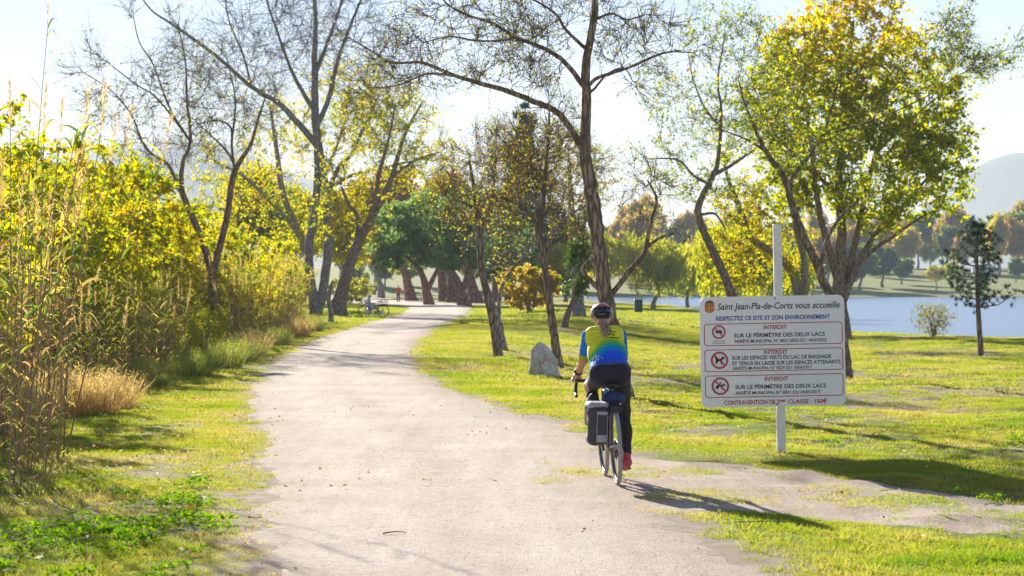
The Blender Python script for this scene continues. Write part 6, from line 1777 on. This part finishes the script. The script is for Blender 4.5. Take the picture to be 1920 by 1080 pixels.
# ------------------------------------------------------------------ litter bin, dead trunk, far people and bicycle
M['bin_green'] = plain('bin_green', (.02, .06, .055), .5, var=.15)
def litter_bin(p, h, w, label):
    e = empty('litter_bin', p); tag(e, label, 'bin')
    mb = MB(); box(mb, (0, 0, h * .44), (w, w, h * .88), bev=.04); mb.obj('bin_body', M['bin_green'], e, shade=False)
    mb = MB(); box(mb, (0, 0, h * .97), (w * 1.1, w * 1.1, h * .07), bev=.02); mb.obj('lid', M['canvas_grey'], e, shade=False)
    mb = MB()
    for sx in (-1, 1):
        for sy in (-1, 1): box(mb, (sx * w * .42, sy * w * .42, h * .91), (.05, .05, h * .10))
    mb.obj('lid_posts', M['bin_green'], e, shade=False, kind='stuff')
bpz = on_ground(1197, 588); litter_bin(bpz, 31 * bpz[1] / F, 15 * bpz[1] / F, 'dark green litter bin on the lawn near the lake')
bpz = on_ground(672, 567); litter_bin(bpz, 16 * bpz[1] / F * .6, 14 * bpz[1] / F * .8, 'dark bin beside the round bush behind the seated person')
dt = on_ground(620, 603); ds = dt[1] / F
mb = MB(); q = np.array([(0, 0, -.1), (.02, 0, 20 * ds), (-.1, 0, 45 * ds), (.05, .05, 70 * ds), (.12, .05, 78 * ds)]); tubes(mb, resample(q, 12), np.linspace(6 * ds, 3.4 * ds, 12), 9, cap=True, jit=.2)
o = mb.obj('dead_trunk', M['bark_pale']); o.location = dt; tag(o, 'thin pale dead trunk stub standing before the twin-trunk tree', 'dead tree')

def walker(label, pxy, shirt, trousers, hairm, hgt=1.72, sit=False, rz=0.0, off=(0, 0, 0)):
    p = on_ground(*pxy) + np.array(off); e = empty('person', p, rz); tag(e, label, 'person')
    s = hgt / 1.72
    S = lambda *v: tuple(np.array(v) * s)
    if not sit:
        hl, hr_, kl, kr, al, ar = S(-.09, 0, .92), S(.09, 0, .92), S(-.10, .05, .49), S(.10, -.02, .49), S(-.10, 0, .08), S(.11, -.10, .09)
        tor = [('c', S(0, 0, .98), S(0, 0, 1.15), .145, .13), ('c', S(-.06, 0, 1.15), S(-.08, 0, 1.36), .11, .09), ('c', S(.06, 0, 1.15), S(.08, 0, 1.36), .11, .09), ('c', S(-.14, 0, 1.42), S(.14, 0, 1.42), .06, .06)]
        hd = S(0, .01, 1.61); sl, sr, el, er, wl_, wr_ = S(-.19, 0, 1.41), S(.19, 0, 1.41), S(-.25, -.03, 1.14), S(.25, -.03, 1.14), S(-.22, .12, .95), S(.22, .12, .95)
        toes = [S(-.10, .16, .04), S(.11, .06, .05)]
    else:                                   # sitting on a low block, legs stretched to +X, reading
        hl, hr_, kl, kr, al, ar = S(0, -.09, .40), S(0, .09, .40), S(.40, -.10, .50), S(.42, .10, .42), S(.62, -.10, .12), S(.78, .10, .10)
        tor = [('c', S(-.02, 0, .46), S(-.06, 0, .68), .145, .13), ('c', S(-.06, -.06, .68), S(-.02, -.08, .88), .11, .09), ('c', S(-.06, .06, .68), S(-.02, .08, .88), .11, .09), ('c', S(-.02, -.14, .95), S(-.02, .14, .95), .06, .06)]
        hd = S(.05, -.02, 1.13); sl, sr, el, er, wl_, wr_ = S(-.01, -.19, .93), S(-.01, .19, .93), S(.08, -.24, .68), S(.08, .24, .68), S(.32, -.10, .66), S(.32, .10, .66)
        toes = [S(.70, -.12, .08), S(.88, .10, .16)]
    lg = limb2(hl, kl, al, .085, .055, .038) + limb2(hr_, kr, ar, .085, .055, .038)
    am = limb2(sl, el, wl_, .048, .04, .028) + limb2(sr, er, wr_, .048, .04, .028)
    hands_ = []
    for w in (wl_, wr_):
        w = np.array(w); d = np.array((.0, .03, -.05)) if not sit else np.array((.06, 0, .01))
        hands_.append(('c', tuple(w), tuple(w + d), .03, .028))
        for q in range(4): hands_.append(('c', tuple(w + d + np.array((0, .016 * (q - 1.5), 0))), tuple(w + d * (2.0 - .1 * q) + np.array((0, .018 * (q - 1.5), -.01))), .010, .008, .006))
        hands_.append(('c', tuple(w + d * .4 + np.array((0, .03, 0))), tuple(w + d * 1.2 + np.array((0, .045, 0))), .011, .009, .006))
    ft = [('c', a, t, .042, .035) for a, t in zip((al, ar), toes)]
    nk = np.array(tor[-1][1]) * .5 + np.array(tor[-1][2]) * .5
    link('body', sdf_mesh('body', tor + lg + am + hands_ + ft + [('c', tuple(nk), hd, .055, .05), ('e', hd, (.076, .09, .112), None), ('e', tuple(np.array(hd) + ((.09, 0, -.02) if sit else (0, .09, -.02))), (.02, .02, .02), None)], .016, .03, [M['skin']]), e)
    link('shirt', sdf_mesh('shirt', infl(tor + [('c', sl, tuple((np.array(sl) + el) / 2), .052, .05), ('c', sr, tuple((np.array(sr) + er) / 2), .052, .05)], .014), .018, .03, [M[shirt]]), e)
    if not sit: link('trousers', sdf_mesh('trousers', infl(lg + tor[:1], .01), .018, .03, [M[trousers]], lambda P: P[..., 2] - 1.02), e)
    else: link('shorts', sdf_mesh('shorts', infl([('c', hl, tuple((np.array(hl) + kl) / 2), .09, .075), ('c', hr_, tuple((np.array(hr_) + kr) / 2), .09, .075)] + tor[:1], .012), .018, .03, [M[trousers]], lambda P: P[..., 2] - .58), e)
    hc = np.array(hd)
    link('hair', sdf_mesh('hair', [('e', tuple(hc + ((-.02, 0, .02) if sit else (0, -.02, .02))), (.088, .098, .115), None)] + ([('c', tuple(hc + (-.05, 0, 0)), tuple(hc + (-.07, 0, -.16)), .07, .05)] if sit else []), .014, .03, [M[hairm]], (lambda P: P[..., 0] - hc[0] - .05 - .3 * (P[..., 2] - hc[2])) if sit else (lambda P: P[..., 1] - hc[1] - .04 - .4 * (P[..., 2] - hc[2]))), e)
    for t, a in zip(toes, (al, ar)):
        link('shoe', sdf_mesh('shoe', [('c', tuple(np.array(a) - (0, 0, .02)), t, .055, .045)], .014, .03, [M['white'] if sit else M['black']]), e)
    if sit:
        mb = MB(); tubes(mb, np.array([hc + (.085, -.075, .012), hc + (.105, -.035, .012), hc + (.105, .035, .012), hc + (.085, .075, .012)]), np.array([.014, .026, .026, .014]), 6, cap=True); mb.obj('sunglasses', M['black'], e)
    return e
M['shirt_red'] = plain('shirt_red', (.55, .07, .04), .8)
M['shirt_blue'] = plain('shirt_pale_blue', (.32, .50, .72), .8)
M['shorts_grey'] = plain('shorts_pale', (.55, .55, .60), .8)
M['bike_blue'] = plain('bike_blue', (.02, .16, .55), .5)
walker('walker in a red shirt and dark trousers far along the path', (747, 568), 'shirt_red', 'navy', 'hair', 1.75)
sb = on_ground(692, 590)
walker('blond person in pale blue shirt sitting behind a parked blue bicycle', (692, 590), 'shirt_blue', 'shorts_grey', 'blond', 1.7, True, 0.0)
mb = MB(); box(mb, (0, 0, .15), (.42, .55, .34), bev=.04); o = mb.obj('stone_block', M['stone'], shade=False); o.location = sb + (-.02, 0, 0); tag(o, 'low stone block under the seated blond person', 'block')
b2 = bicycle('bicycle', 'bike_blue', True, 'black')
tag(b2, 'blue road bicycle parked side-on in front of the seated person', 'bicycle')
q = on_ground(718, 595); b2.matrix_world = Matrix.Translation(Vector(q)) @ Matrix.Rotation(math.radians(90), 4, 'Z') @ Matrix.Rotation(math.radians(4), 4, 'Y')
bk = empty('wire_basket', Vector(q) + Vector((0.06, 0.0, .72))); tag(bk, 'wire basket on the rear rack of the parked blue bicycle', 'basket')
mb = MB()
for z in (0, .12, .25): tubes(mb, np.array([(-.2, -.15, z), (.2, -.15, z), (.2, .15, z), (-.2, .15, z), (-.2, -.15, z)], float), np.full(5, .008), 5)
mb.obj('hoops', M['black'], bk, kind='stuff')
mb = MB()
for x in np.linspace(-.2, .2, 7):
    for y in (-.15, .15): tubes(mb, np.array([(x, y, 0), (x, y, .25)]), np.full(2, .006), 4)
mb.obj('wires', M['black'], bk, kind='stuff')
# camper van across the lake
vp = np.array(land(1842, 640)); ve = empty('camper_van', vp); tag(ve, 'white camper van parked beyond the lake behind the young pine', 'van')
mb = MB(); box(mb, (0, 0, 1.75), (5.6, 2.2, 2.3), bev=.2); box(mb, (3.2, 0, 1.35), (1.4, 2.0, 1.5), bev=.25); mb.obj('body', M['white'], ve, shade=False)
for x in (-1.6, 0.2):
    mb = MB(); box(mb, (x, -1.106, 2.1), (1.1, .02, .6)); mb.obj('window', M['black'], ve, shade=False)
for x in (-1.9, 2.6):
    mb = MB(); tubes(mb, np.array([(x, -1.0, .36), (x, -.8, .36)]), np.array([.36, .36]), 16, cap=True); mb.obj('wheel', M['black'], ve)
# sticks on the path
for (px, py, L, az, lab) in ((740, 1005, .17, .25, 'thin brown stick lying on the path, lower middle'), (1435, 985, .45, -.15, 'pale curved stick on the grass by the dirt track'), (355, 850, .3, 1.0, 'short twig among the fallen leaves on the left verge')):
    p = on_ground(px, py); mb = MB(); t = np.linspace(-.5, .5, 6); tubes(mb, np.stack([t * L, .06 * L * np.sin(t * 6), .006 + .01 * np.cos(t * 3)], 1), np.linspace(.006, .003, 6), 6, cap=True)
    o = mb.obj('stick', M['bark_pale' if L > .4 else 'twig']); o.location = p + (0, 0, .014); o.rotation_euler = (0, 0, az); tag(o, lab, 'stick')
